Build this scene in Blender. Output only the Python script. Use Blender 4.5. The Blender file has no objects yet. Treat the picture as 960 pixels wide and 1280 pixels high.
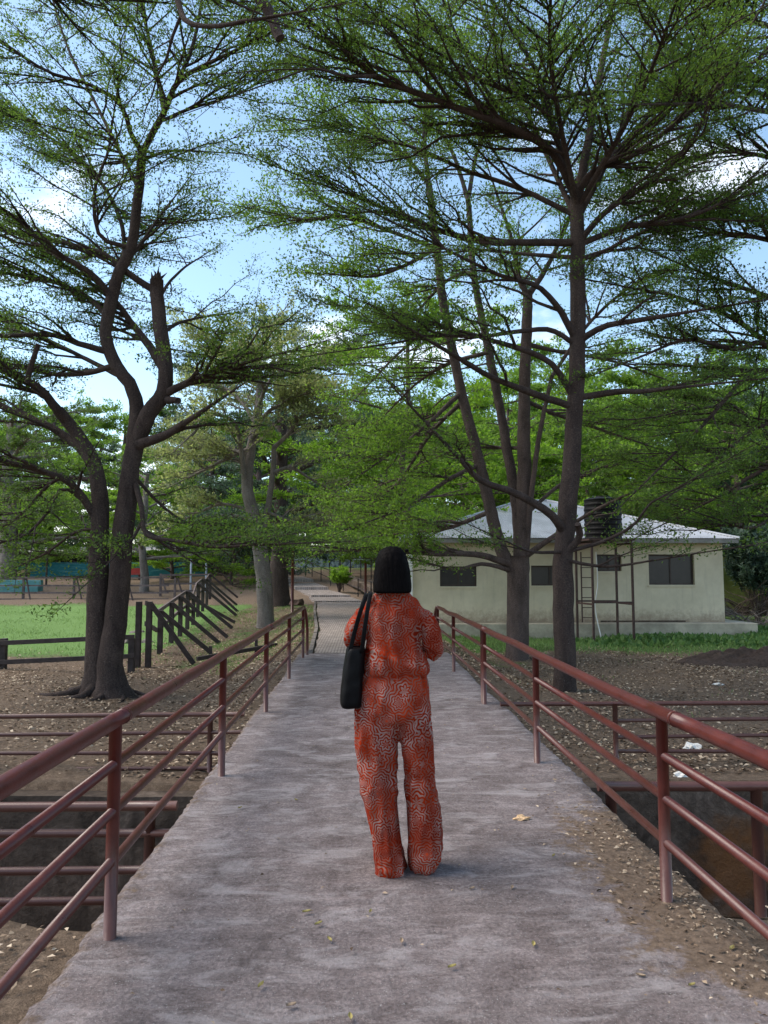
import bpy, bmesh, math
import numpy as np
from mathutils import Vector, noise as mnoise

# ------------------------------------------------------------------ camera, sky, sun, exposure
sc = bpy.context.scene
FPX = 924.0                                   # focal length in pixels of the 960 x 1280 photograph
PITCH = math.atan(75 / FPX); YAW = math.atan(27 / FPX); CAMZ = 1.52
cam_d = bpy.data.cameras.new('camera'); cam = bpy.data.objects.new('camera', cam_d)
sc.collection.objects.link(cam); sc.camera = cam
cam.location = (0, 0, CAMZ); cam.rotation_euler = (math.pi / 2 + PITCH, 0, -YAW)
cam_d.sensor_fit = 'VERTICAL'; cam_d.sensor_height = 36.0; cam_d.lens = 36.0 * FPX / 1280
cam_d.clip_start = 0.05; cam_d.clip_end = 2000

SUN_AZ = math.radians(-82); SUN_EL = math.radians(52)      # azimuth clockwise from +Y
w = bpy.data.worlds.new('World'); sc.world = w; w.use_nodes = True
nt = w.node_tree; nt.nodes.clear()
def wn(t, **k):
    n = nt.nodes.new(t)
    for a, b in k.items(): setattr(n, a, b)
    return n
out = wn('ShaderNodeOutputWorld'); bg = wn('ShaderNodeBackground'); sky = wn('ShaderNodeTexSky')
sky.sky_type = 'NISHITA'; sky.sun_disc = False; sky.sun_elevation = SUN_EL; sky.sun_rotation = SUN_AZ
sky.air_density = 1.0; sky.dust_density = 0.6; sky.ozone_density = 1.5
tc = wn('ShaderNodeTexCoord'); mp = wn('ShaderNodeMapping'); mp.inputs['Scale'].default_value = (1, 1, 2.2)
nz = wn('ShaderNodeTexNoise'); nz.inputs['Scale'].default_value = 2.6; nz.inputs['Detail'].default_value = 8; nz.inputs['Roughness'].default_value = 0.56
rp = wn('ShaderNodeValToRGB'); rp.color_ramp.elements[0].position = 0.56; rp.color_ramp.elements[1].position = 0.76
mx = wn('ShaderNodeMix', data_type='RGBA'); mx.inputs[7].default_value = (8.2, 7.9, 7.8, 1)
L = nt.links.new
L(tc.outputs['Generated'], mp.inputs['Vector']); L(mp.outputs[0], nz.inputs['Vector']); L(nz.outputs['Fac'], rp.inputs[0])
hs = wn('ShaderNodeHueSaturation'); hs.inputs['Hue'].default_value = 0.488; hs.inputs['Saturation'].default_value = 0.95; hs.inputs['Value'].default_value = 1.0
L(sky.outputs[0], hs.inputs['Color']); L(rp.outputs[0], mx.inputs[0]); L(hs.outputs[0], mx.inputs[6]); L(mx.outputs[2], bg.inputs['Color']); L(bg.outputs[0], out.inputs[0])
bg.inputs['Strength'].default_value = 0.115
sd = bpy.data.lights.new('sun', 'SUN'); sd.energy = 1.9; sd.angle = math.radians(40); sd.color = (1, 0.92, 0.80)
so = bpy.data.objects.new('sun', sd); sc.collection.objects.link(so)
so.rotation_euler = (math.pi / 2 - SUN_EL, 0, math.pi - SUN_AZ)
sdir = Vector((math.sin(SUN_AZ) * math.cos(SUN_EL), math.cos(SUN_AZ) * math.cos(SUN_EL), math.sin(SUN_EL)))
so.rotation_euler = sdir.to_track_quat('Z', 'Y').to_euler(); so.location = (0, 0, 40)
sc.view_settings.view_transform = 'Standard'; sc.view_settings.look = 'None'
sc.view_settings.exposure = 1.35; sc.view_settings.gamma = 1.0; sc.view_settings.use_curve_mapping = False
sc.cycles.use_denoising = True
sc.cycles.max_bounces = 8; sc.cycles.diffuse_bounces = 3; sc.cycles.transmission_bounces = 6; sc.cycles.transparent_max_bounces = 4

# ------------------------------------------------------------------ helpers
COL = sc.collection
def ray(px, py):
    u = (px - 480) / FPX; v = -(py - 640) / FPX
    y = math.cos(PITCH) - v * math.sin(PITCH); z = math.sin(PITCH) + v * math.cos(PITCH)
    return np.array([u * math.cos(YAW) + y * math.sin(YAW), -u * math.sin(YAW) + y * math.cos(YAW), z])
def G(px, py, z):                              # where a pixel's ray meets the level z
    r = ray(px, py); return np.array([0, 0, CAMZ]) + r * (z - CAMZ) / r[2]
def W(px, py, D):                              # where a pixel's ray is D metres down the walkway
    r = ray(px, py); return np.array([0, 0, CAMZ]) + r * D / r[1]

def tag(o, label=None, cat=None, group=None, kind=None):
    if label: o['label'] = label
    if cat: o['category'] = cat
    if group: o['group'] = group
    if kind: o['kind'] = kind
    return o
def empty(name, loc, label=None, cat=None, group=None):
    o = bpy.data.objects.new(name, None); COL.objects.link(o); o.location = loc; o.empty_display_size = 0.1
    return tag(o, label, cat, group)
def link(name, me, mat=None, parent=None):
    o = bpy.data.objects.new(name, me); COL.objects.link(o)
    if mat is not None and not me.materials: me.materials.append(mat)
    if parent is not None:
        o.parent = parent                     # geometry is given in world space: undo the parent's place
        p = parent; off = Vector((0, 0, 0))
        while p is not None: off += p.location; p = p.parent
        o.location = -off
    return o
def npmesh(name, V, Fq, smooth=False):
    V = np.asarray(V, np.float32).reshape(-1, 3); Fq = np.asarray(Fq, np.int32)
    me = bpy.data.meshes.new(name)
    n = Fq.shape[1]; m = Fq.shape[0]
    me.vertices.add(len(V)); me.vertices.foreach_set('co', V.ravel())
    me.loops.add(m * n); me.loops.foreach_set('vertex_index', Fq.ravel())
    me.polygons.add(m); me.polygons.foreach_set('loop_start', np.arange(m, dtype=np.int32) * n)
    if smooth: me.polygons.foreach_set('use_smooth', np.ones(m, bool))
    me.update(calc_edges=True)
    return me
class MB:                                      # collects boxes / bars / tubes into one mesh
    def __init__(s): s.V = []; s.F = []; s.n = 0
    def add(s, V, F):
        V = np.asarray(V, float); s.V.append(V); s.F += [tuple(int(i) + s.n for i in f) for f in F]; s.n += len(V); return s
    def box(s, a, b):
        (x0, y0, z0), (x1, y1, z1) = a, b
        V = [(x, y, z) for z in (z0, z1) for y in (y0, y1) for x in (x0, x1)]
        return s.add(V, [(0, 2, 3, 1), (4, 5, 7, 6), (0, 1, 5, 4), (2, 6, 7, 3), (0, 4, 6, 2), (1, 3, 7, 5)])
    def bar(s, p, q, w_, h_, up=(0, 0, 1)):
        p = Vector(p); q = Vector(q); t = (q - p).normalized(); u = Vector(up)
        if abs(t.dot(u)) > 0.98: u = Vector((0, 1, 0))
        a = t.cross(u).normalized() * (w_ / 2); b = a.cross(t).normalized() * (h_ / 2)
        V = [p - a - b, p + a - b, p + a + b, p - a + b, q - a - b, q + a - b, q + a + b, q - a + b]
        return s.add([tuple(v) for v in V], [(0, 1, 2, 3), (7, 6, 5, 4), (0, 4, 5, 1), (1, 5, 6, 2), (2, 6, 7, 3), (3, 7, 4, 0)])
    def tube(s, pts, r, n=12):
        pts = np.asarray(pts, float); R = np.full(len(pts), r) if np.isscalar(r) else np.asarray(r, float)
        V, F = tubes(pts[None], R[None], n); s.add(V, F)
        k = len(pts); b = s.n - k * n
        s.F += [tuple(b + i for i in range(n)), tuple(b + (k - 1) * n + i for i in reversed(range(n)))]
        return s
    def build(s, name, mat, parent=None, smooth=False, bevel=0, lone=None):
        me = bpy.data.meshes.new(name); me.from_pydata([tuple(v) for v in np.concatenate(s.V)], [], s.F); me.update()
        if smooth: 
            for p in me.polygons: p.use_smooth = len(p.vertices) == 4
        o = link(name, me, mat, parent)
        if bevel:
            m = o.modifiers.new('bevel', 'BEVEL'); m.width = bevel; m.segments = 2; m.limit_method = 'ANGLE'
        return o

def tubes(P, R, S):                            # P (N,K,3), R (N,K) -> verts, quads
    P = np.asarray(P, float); R = np.asarray(R, float); N, K, _ = P.shape
    T = np.gradient(P, axis=1); T /= np.linalg.norm(T, axis=2, keepdims=True) + 1e-9
    mt = np.abs(T[:, :, 2]).mean(axis=1)
    ref = np.where((mt > 0.75)[:, None], np.array([[0.0, 1.0, 0.03]]), np.array([[0.02, 0.01, 1.0]]))[:, None, :]
    A = np.cross(T, np.broadcast_to(ref, T.shape)); A /= np.linalg.norm(A, axis=2, keepdims=True) + 1e-9
    B = np.cross(A, T)
    a = np.arange(S) / S * 2 * np.pi
    V = P[:, :, None, :] + R[:, :, None, None] * (np.cos(a)[None, None, :, None] * A[:, :, None, :] + np.sin(a)[None, None, :, None] * B[:, :, None, :])
    n_, k_, s_ = np.meshgrid(np.arange(N), np.arange(K - 1), np.arange(S), indexing='ij')
    i = lambda k, s: (n_ * K + k) * S + (s % S)
    Fq = np.stack([i(k_, s_), i(k_, s_ + 1), i(k_ + 1, s_ + 1), i(k_ + 1, s_)], -1).reshape(-1, 4)
    return V.reshape(-1, 3), Fq
def catmull(pts, n):                           # smooth polyline through the points, n samples
    p = np.asarray(pts, float); m = len(p)
    if m == 2: return p[0] + (p[1] - p[0]) * np.linspace(0, 1, n)[:, None]
    q = np.vstack([2 * p[0] - p[1], p, 2 * p[-1] - p[-2]])
    t = np.linspace(0, m - 1 - 1e-6, n); k = t.astype(int); f = (t - k)[:, None]
    a, b, c, d = q[k], q[k + 1], q[k + 2], q[k + 3]
    return 0.5 * (2 * b + (c - a) * f + (2 * a - 5 * b + 4 * c - d) * f ** 2 + (3 * b - a - 3 * c + d) * f ** 3)
def sstep(a, b, x):
    t = np.clip((np.asarray(x, float) - a) / (b - a), 0, 1); return t * t * (3 - 2 * t)

# ------------------------------------------------------------------ materials
def mat_nodes(name):
    m = bpy.data.materials.new(name); m.use_nodes = True; t = m.node_tree; t.nodes.clear()
    def N(ty, ins=None, **k):
        n = t.nodes.new(ty)
        for a, b in k.items(): setattr(n, a, b)
        for a, b in (ins or {}).items():
            if hasattr(b, 'links') or isinstance(b, bpy.types.NodeSocket): t.links.new(b, n.inputs[a])
            else: n.inputs[a].default_value = b
        return n
    o = N('ShaderNodeOutputMaterial')
    return m, t, N, o
def c4(c): return (c[0], c[1], c[2], 1)
def ramp(N, fac, stops):
    n = N('ShaderNodeValToRGB', {0: fac}); e = n.color_ramp.elements
    while len(e) < len(stops): e.new(0.5)
    for el, (p, c) in zip(e, stops): el.position = p; el.color = c4(c) if not np.isscalar(c) else (c, c, c, 1)
    return n.outputs[0]
def mixc(N, f, a, b, bt='MIX'):
    n = N('ShaderNodeMix', data_type='RGBA', blend_type=bt)
    t = n.id_data
    for i, v in ((0, f), (6, a), (7, b)):
        if isinstance(v, bpy.types.NodeSocket): t.links.new(v, n.inputs[i])
        elif np.isscalar(v): n.inputs[i].default_value = v
        else: n.inputs[i].default_value = c4(v)
    return n.outputs[2]
def math_(N, op, a, b=None, c=None):
    d = {0: a}
    if b is not None: d[1] = b
    if c is not None: d[2] = c
    return N('ShaderNodeMath', d, operation=op).outputs[0]
def noise(N, vec, scale, detail=6, rough=0.6, dist=0.0):
    return N('ShaderNodeTexNoise', {'Vector': vec, 'Scale': scale, 'Detail': detail, 'Roughness': rough, 'Distortion': dist}).outputs['Fac']
def pos(N, scale=None):
    v = N('ShaderNodeNewGeometry').outputs['Position']
    if scale: v = N('ShaderNodeMapping', {'Vector': v, 'Scale': scale}).outputs[0]
    return v
def finish(N, t, o, col, rough=0.8, bump=None, bstr=0.3, bdist=0.02, metal=0.0, spec=0.35, **extra):
    ins = {'Base Color': col if isinstance(col, bpy.types.NodeSocket) else c4(col), 'Roughness': rough, 'Metallic': metal, 'Specular IOR Level': spec}
    if bump is not None:
        ins['Normal'] = N('ShaderNodeBump', {'Height': bump, 'Strength': bstr, 'Distance': bdist}).outputs[0]
    ins.update(extra)
    b = N('ShaderNodeBsdfPrincipled', ins); t.links.new(b.outputs[0], o.inputs[0]); return b
def simple(name, col, var=0.25, scale=6, rough=0.7, bstr=0.25, bdist=0.01, metal=0, spec=0.35, stretch=None):
    m, t, N, o = mat_nodes(name); p = pos(N, stretch)
    n1 = noise(N, p, scale, 7, 0.65)
    c = np.array(col)
    cc = ramp(N, n1, [(0.3, c * (1 - var)), (0.7, np.minimum(c * (1 + var), 0.95))])
    finish(N, t, o, cc, rough, noise(N, p, scale * 5, 4), bstr, bdist, metal, spec); return m

def m_concrete():
    m, t, N, o = mat_nodes('walkway_concrete'); p = pos(N)
    big = noise(N, p, 0.9, 6, 0.6, 0.4); mid = noise(N, p, 4.5, 8, 0.7, 0.3); fine = noise(N, p, 60, 6, 0.75)
    streak = noise(N, pos(N, (1.6, 7, 1)), 3.0, 8, 0.75, 0.8)
    speck = noise(N, p, 110, 3, 0.6)
    base = ramp(N, mid, [(0.22, (0.105, 0.081, 0.075)), (0.42, (0.205, 0.168, 0.160)), (0.58, (0.27, 0.228, 0.219)), (0.78, (0.45, 0.395, 0.38))])
    base = mixc(N, 0.60, base, ramp(N, big, [(0.3, (0.27, 0.235, 0.225)), (0.5, (0.5, 0.47, 0.475)), (0.75, (0.72, 0.69, 0.71))]), 'OVERLAY')
    base = mixc(N, 0.5, base, ramp(N, streak, [(0.35, 0.25), (0.55, 0.52), (0.72, 0.8)]), 'OVERLAY')
    base = mixc(N, 0.55, base, ramp(N, fine, [(0.34, 0.15), (0.66, 0.85)]), 'OVERLAY')
    base = mixc(N, ramp(N, speck, [(0.62, 0.0), (0.68, 0.6)]), base, (0.5, 0.47, 0.46))
    pale = noise(N, pos(N, (1, 2.2, 1)), 2.3, 7, 0.72, 0.8)          # worn, scraped pale patches
    base = mixc(N, ramp(N, pale, [(0.51, 0.0), (0.63, 0.62)]), base, (0.43, 0.38, 0.375))
    dk = noise(N, p, 3.1, 9, 0.78, 1.1)                              # dark damp-stained and pitted patches
    base = mixc(N, ramp(N, dk, [(0.54, 0.0), (0.64, 0.6)]), base, (0.10, 0.078, 0.074))
    grit = noise(N, p, 85, 4, 0.7)
    base = mixc(N, ramp(N, grit, [(0.61, 0.0), (0.69, 0.5)]), base, (0.075, 0.06, 0.056))
    # earth that has washed onto the right edge and in a few places on the left
    xyz = N('ShaderNodeSeparateXYZ', {0: p})
    edge = N('ShaderNodeMapRange', {0: xyz.outputs[0], 1: 0.82, 2: 1.5}).outputs[0]
    al = N('ShaderNodeMapRange', {0: math_(N, 'ABSOLUTE', math_(N, 'SUBTRACT', xyz.outputs[1], 3.75)), 1: 1.7, 2: 0.6}).outputs[0]
    so_ = math_(N, 'MULTIPLY', edge, al)
    lf = N('ShaderNodeMapRange', {0: xyz.outputs[0], 1: -0.95, 2: -1.2}).outputs[0]
    so_ = math_(N, 'MAXIMUM', so_, math_(N, 'MULTIPLY', lf, 0.6))
    so_ = ramp(N, math_(N, 'ADD', so_, math_(N, 'MULTIPLY', math_(N, 'SUBTRACT', noise(N, p, 7, 8, 0.75), 0.5), 1.6)), [(0.40, 0.0), (0.62, 1.0)])
    soil = ramp(N, noise(N, p, 30, 6, 0.7), [(0.3, (0.10, 0.066, 0.045)), (0.7, (0.27, 0.19, 0.135))])
    base = mixc(N, so_, base, soil)
    h = math_(N, 'ADD', math_(N, 'MULTIPLY', fine, 0.6), math_(N, 'ADD', math_(N, 'MULTIPLY', streak, 0.5), math_(N, 'ADD', mid, math_(N, 'MULTIPLY', dk, -0.6))))
    finish(N, t, o, base, 0.88, h, 1.0, 0.03, spec=0.2); return m

def m_ground():
    m, t, N, o = mat_nodes('ground_soil'); p = pos(N)
    xyz = N('ShaderNodeSeparateXYZ', {0: p}); x, y = xyz.outputs[0], xyz.outputs[1]
    n1 = noise(N, p, 1.2, 7, 0.65); n2 = noise(N, p, 16, 8, 0.75); n3 = noise(N, p, 90, 4, 0.7)
    soil = ramp(N, n2, [(0.25, (0.080, 0.054, 0.038)), (0.5, (0.19, 0.135, 0.095)), (0.75, (0.33, 0.24, 0.17))])
    soil = mixc(N, 0.5, soil, ramp(N, n3, [(0.3, 0.15), (0.7, 0.85)]), 'OVERLAY')
    grass = ramp(N, n2, [(0.25, (0.045, 0.080, 0.022)), (0.55, (0.085, 0.145, 0.038)), (0.8, (0.15, 0.21, 0.065))])
    grass = mixc(N, 0.5, grass, ramp(N, n3, [(0.3, 0.2), (0.7, 0.8)]), 'OVERLAY')
    def mr(v, a, b): return N('ShaderNodeMapRange', {0: v, 1: a, 2: b}).outputs[0]
    def mul(*a):
        r = a[0]
        for q in a[1:]: r = math_(N, 'MULTIPLY', r, q)
        return r
    # lawn behind the low fence; strip beside the path; green in front of the house
    lawn = mul(mr(y, 17.3, 20.0), mr(y, 39, 36.0), mr(x, -4.6, -6.0))
    strip = mul(mr(y, 14.5, 17), mr(y, 42, 34), mr(x, -5.2, -4.0), mr(x, 6, 3), 0.45)
    hg = mul(mr(y, 18.2, 20.0), mr(x, 1.5, 3.0), mr(y, 40, 30), 0.8)
    far = mul(mr(y, 60, 70), 0.55)
    g = math_(N, 'MAXIMUM', math_(N, 'MAXIMUM', lawn, strip), math_(N, 'MAXIMUM', hg, far))
    g = math_(N, 'ADD', g, mul(math_(N, 'SUBTRACT', n1, 0.5), 1.1))
    g = math_(N, 'ADD', g, mul(math_(N, 'SUBTRACT', n2, 0.5), 0.7))
    g = ramp(N, g, [(0.40, 0.0), (0.60, 1.0)])
    lawn_c = mixc(N, lawn, grass, mixc(N, 0.6, grass, (0.22, 0.36, 0.11)))
    col = mixc(N, g, soil, lawn_c)
    finish(N, t, o, col, 0.95, math_(N, 'ADD', n2, n3), 0.8, 0.05, spec=0.15); return m

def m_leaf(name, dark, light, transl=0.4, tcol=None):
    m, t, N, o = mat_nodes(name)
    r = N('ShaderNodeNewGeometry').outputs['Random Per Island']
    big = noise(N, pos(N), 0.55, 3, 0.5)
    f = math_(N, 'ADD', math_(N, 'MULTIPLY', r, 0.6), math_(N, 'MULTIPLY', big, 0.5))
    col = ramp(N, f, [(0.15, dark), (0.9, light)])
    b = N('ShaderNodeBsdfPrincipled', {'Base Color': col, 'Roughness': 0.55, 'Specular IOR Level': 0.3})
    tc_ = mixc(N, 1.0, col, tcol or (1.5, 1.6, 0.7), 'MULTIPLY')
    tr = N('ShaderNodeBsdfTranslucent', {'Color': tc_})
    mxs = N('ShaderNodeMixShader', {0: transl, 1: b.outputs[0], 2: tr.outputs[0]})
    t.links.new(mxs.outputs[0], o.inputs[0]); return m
def m_litter(name, stops):
    m, t, N, o = mat_nodes(name)
    r = N('ShaderNodeNewGeometry').outputs['Random Per Island']
    finish(N, t, o, ramp(N, r, stops), 0.85, spec=0.2); return m
def m_bark(name, a, b, scale=5.0, bs=1.0):
    m, t, N, o = mat_nodes(name); p = pos(N, (1, 1, 0.35))
    n1 = noise(N, p, scale, 8, 0.7, 0.5); n2 = noise(N, pos(N), scale * 9, 6, 0.7); n0 = noise(N, pos(N), 1.3, 4)
    col = ramp(N, n1, [(0.25, a), (0.7, b)])
    col = mixc(N, 0.65, col, ramp(N, n2, [(0.32, 0.1), (0.68, 0.9)]), 'OVERLAY')
    col = mixc(N, ramp(N, n0, [(0.5, 0.0), (0.75, 0.4)]), col, np.array(b) * 1.25)
    lich = ramp(N, noise(N, pos(N), 38, 2, 0.5), [(0.70, 0.0), (0.74, 0.45)])
    col = mixc(N, lich, col, (0.30, 0.28, 0.25))
    finish(N, t, o, col, 0.9, math_(N, 'ADD', n1, math_(N, 'MULTIPLY', n2, 0.5)), bs, 0.05, spec=0.2); return m
def m_rail():
    m, t, N, o = mat_nodes('red_oxide_paint'); p = pos(N)
    n1 = noise(N, p, 9, 8, 0.7); n2 = noise(N, p, 70, 5, 0.7)
    col = ramp(N, n1, [(0.3, (0.060, 0.012, 0.009)), (0.7, (0.108, 0.021, 0.015))])
    nrm = N('ShaderNodeSeparateXYZ', {0: N('ShaderNodeNewGeometry').outputs['Normal']}).outputs[2]
    z = N('ShaderNodeSeparateXYZ', {0: p}).outputs[2]
    low = N('ShaderNodeMapRange', {0: z, 1: 0.62, 2: 0.1}).outputs[0]            # road dust lies on the lower pipes
    up = N('ShaderNodeMapRange', {0: nrm, 1: -0.7, 2: 0.75}).outputs[0]
    d = math_(N, 'MULTIPLY', math_(N, 'MULTIPLY', low, up), math_(N, 'ADD', 0.1, math_(N, 'MULTIPLY', n1, 0.9)))
    base_d = N('ShaderNodeMapRange', {0: z, 1: 0.14, 2: 0.0}).outputs[0]
    d = math_(N, 'MAXIMUM', d, math_(N, 'MULTIPLY', base_d, 0.55))
    col = mixc(N, d, col, (0.115, 0.065, 0.053))
    chip = ramp(N, n2, [(0.66, 0.0), (0.72, 0.6)])
    col = mixc(N, chip, col, (0.06, 0.035, 0.03))
    finish(N, t, o, col, ramp(N, n1, [(0.3, 0.26), (0.7, 0.46)]), n2, 0.16, 0.004, spec=0.42); return m
def m_plaster():
    m, t, N, o = mat_nodes('cream_plaster'); p = pos(N)
    z = N('ShaderNodeSeparateXYZ', {0: p}).outputs[2]
    n1 = noise(N, p, 1.4, 7, 0.65); n2 = noise(N, p, 7, 8, 0.75)
    col = ramp(N, n1, [(0.3, (0.56, 0.48, 0.345)), (0.7, (0.71, 0.62, 0.46))])
    st = noise(N, pos(N, (3.0, 3.0, 0.25)), 2.2, 6, 0.7)
    col = mixc(N, ramp(N, st, [(0.55, 0.0), (0.75, 0.35)]), col, (0.33, 0.28, 0.22))
    low = math_(N, 'ADD', N('ShaderNodeMapRange', {0: z, 1: 0.75, 2: -0.1}).outputs[0], math_(N, 'MULTIPLY', math_(N, 'SUBTRACT', n2, 0.5), 1.2))
    col = mixc(N, ramp(N, low, [(0.45, 0.0), (0.95, 0.8)]), col, (0.25, 0.18, 0.13))
    finish(N, t, o, col, 0.9, n2, 0.3, 0.01, spec=0.2); return m
def m_fabric():
    m, t, N, o = mat_nodes('red_print_fabric')
    p0 = N('ShaderNodeTexCoord').outputs['Object']
    wob = N('ShaderNodeTexNoise', {'Vector': p0, 'Scale': 16.0, 'Detail': 2.0}).outputs['Color']
    p1 = N('ShaderNodeVectorMath', {0: p0, 1: N('ShaderNodeVectorMath', {0: wob, 1: (0.018, 0.018, 0.018)}, operation='MULTIPLY').outputs[0]}, operation='ADD').outputs[0]
    p = N('ShaderNodeMapping', {'Vector': p1, 'Scale': (1.0, 0.55, 1.0)}).outputs[0]
    v = N('ShaderNodeTexVoronoi', {'Vector': p, 'Scale': 11.0, 'Randomness': 0.75})
    loc = N('ShaderNodeSeparateXYZ', {0: N('ShaderNodeVectorMath', {0: p, 1: v.outputs['Position']}, operation='SUBTRACT').outputs[0]})
    ang = math_(N, 'ARCTAN2', loc.outputs[2], loc.outputs[0])
    pet = math_(N, 'SINE', math_(N, 'MULTIPLY', ang, 7.0))
    d = v.outputs['Distance']
    ph = math_(N, 'ADD', math_(N, 'MULTIPLY', d, 40.0), math_(N, 'MULTIPLY', pet, 1.8))
    rings = math_(N, 'SINE', ph)
    rays_ = math_(N, 'SINE', math_(N, 'MULTIPLY', ang, 15.0))
    sel = ramp(N, d, [(0.20, 1.0), (0.26, 0.0)])
    pat = mixc(N, sel, rings, rays_)
    line = ramp(N, math_(N, 'MULTIPLY_ADD', pat, .5, .5), [(0.40, 0.0), (0.60, 1.0)])
    pn = noise(N, p0, 7.5, 5, 0.6)
    pale = ramp(N, pn, [(0.34, (0.18, 0.026, 0.012)), (0.48, (0.20, 0.085, 0.064)), (0.62, (0.29, 0.205, 0.18))])
    red = ramp(N, noise(N, p0, 6, 3), [(0.3, (0.14, 0.007, 0.002)), (0.7, (0.34, 0.026, 0.004))])
    col = mixc(N, math_(N, 'MULTIPLY', line, 0.92), red, pale)
    cen = ramp(N, d, [(0.05, 1.0), (0.09, 0.0)]); col = mixc(N, cen, col, (0.45, 0.05, 0.015))
    weave = noise(N, p0, 420, 2)
    b = finish(N, t, o, col, 0.85, weave, 0.15, 0.002, spec=0.06); b.inputs['Sheen Weight'].default_value = 0.0; return m
def m_drain():
    m, t, N, o = mat_nodes('drain_concrete'); p = pos(N)
    n1 = noise(N, p, 1.6, 8, 0.72, 0.5); n2 = noise(N, p, 9, 7, 0.7); st = noise(N, pos(N, (2.5, 2.5, .3)), 2.0, 6, .7)
    col = ramp(N, n1, [(0.3, (0.030, 0.022, 0.017)), (0.5, (0.095, 0.070, 0.053)), (0.7, (0.19, 0.145, 0.115))])
    col = mixc(N, .5, col, ramp(N, n2, [(0.3, .2), (.7, .8)]), 'OVERLAY')
    col = mixc(N, ramp(N, st, [(0.52, 0.0), (0.7, 0.6)]), col, (0.03, 0.022, 0.018))
    d = N('ShaderNodeVectorMath', {0: p, 1: (3.75, 7.5, -1.45)}, operation='DISTANCE').outputs['Value']
    d = math_(N, 'ADD', d, math_(N, 'MULTIPLY', math_(N, 'SUBTRACT', noise(N, p, 3, 5, .6), .5), 1.1))
    col = mixc(N, ramp(N, d, [(0.22, .75), (0.5, 0.0)]), col, (0.20, 0.085, 0.028))           # rusty seepage stain
    finish(N, t, o, col, 0.9, math_(N, 'ADD', n1, n2), 0.6, 0.05, spec=0.2); return m
def m_hair():
    m, t, N, o = mat_nodes('black_hair'); p0 = N('ShaderNodeTexCoord').outputs['Object']
    s = N('ShaderNodeMapping', {'Vector': p0, 'Scale': (1, 1, 0.03)}).outputs[0]
    n1 = noise(N, s, 260, 4, 0.6)
    finish(N, t, o, ramp(N, n1, [(0.3, (0.002, 0.0015, 0.0015)), (0.75, (0.007, 0.005, 0.005))]), 0.55, n1, 0.5, 0.003, spec=0.03); return m
def m_mural():
    m, t, N, o = mat_nodes('printed_mural'); p = pos(N)
    n1 = noise(N, p, 1.1, 7, 0.68, 1.2); n2 = noise(N, p, 2.3, 6, 0.7, 0.6)
    col = ramp(N, n1, [(0.34, (0.015, 0.018, 0.03)), (0.45, (0.12, 0.16, 0.22)), (0.54, (0.42, 0.48, 0.55)), (0.68, (0.62, 0.66, 0.70))])
    col = mixc(N, ramp(N, n2, [(0.6, 0.0), (0.68, 0.7)]), col, (0.20, 0.12, 0.10))
    finish(N, t, o, col, 0.6, spec=0.3); return m
def m_tealwash(name, a, b):
    m, t, N, o = mat_nodes(name); p = pos(N)
    n1 = noise(N, p, 0.9, 8, 0.7); n2 = noise(N, pos(N, (0.4, 0.4, 4)), 2.0, 6, 0.7)
    col = mixc(N, ramp(N, n2, [(0.52, 0.0), (0.66, 0.6)]), ramp(N, n1, [(0.3, a), (0.7, b)]), np.array(b) * 1.5 + 0.1)
    finish(N, t, o, col, 0.85, n1, 0.2, 0.01); return m
def m_pavers():
    m, t, N, o = mat_nodes('path_pavers'); p = pos(N)
    br = N('ShaderNodeTexBrick', {'Vector': p, 'Scale': 4.2, 'Mortar Size': 0.05, 'Color1': (0.30, 0.25, 0.23, 1), 'Color2': (0.40, 0.345, 0.32, 1), 'Mortar': (0.10, 0.08, 0.065, 1)})
    n1 = noise(N, p, 2.2, 7, 0.7)
    col = mixc(N, 0.6, br.outputs[0], ramp(N, n1, [(0.3, 0.25), (0.7, 0.75)]), 'OVERLAY')
    finish(N, t, o, col, 0.9, br.outputs['Fac'], -0.4, 0.01, spec=0.2); return m

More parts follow.
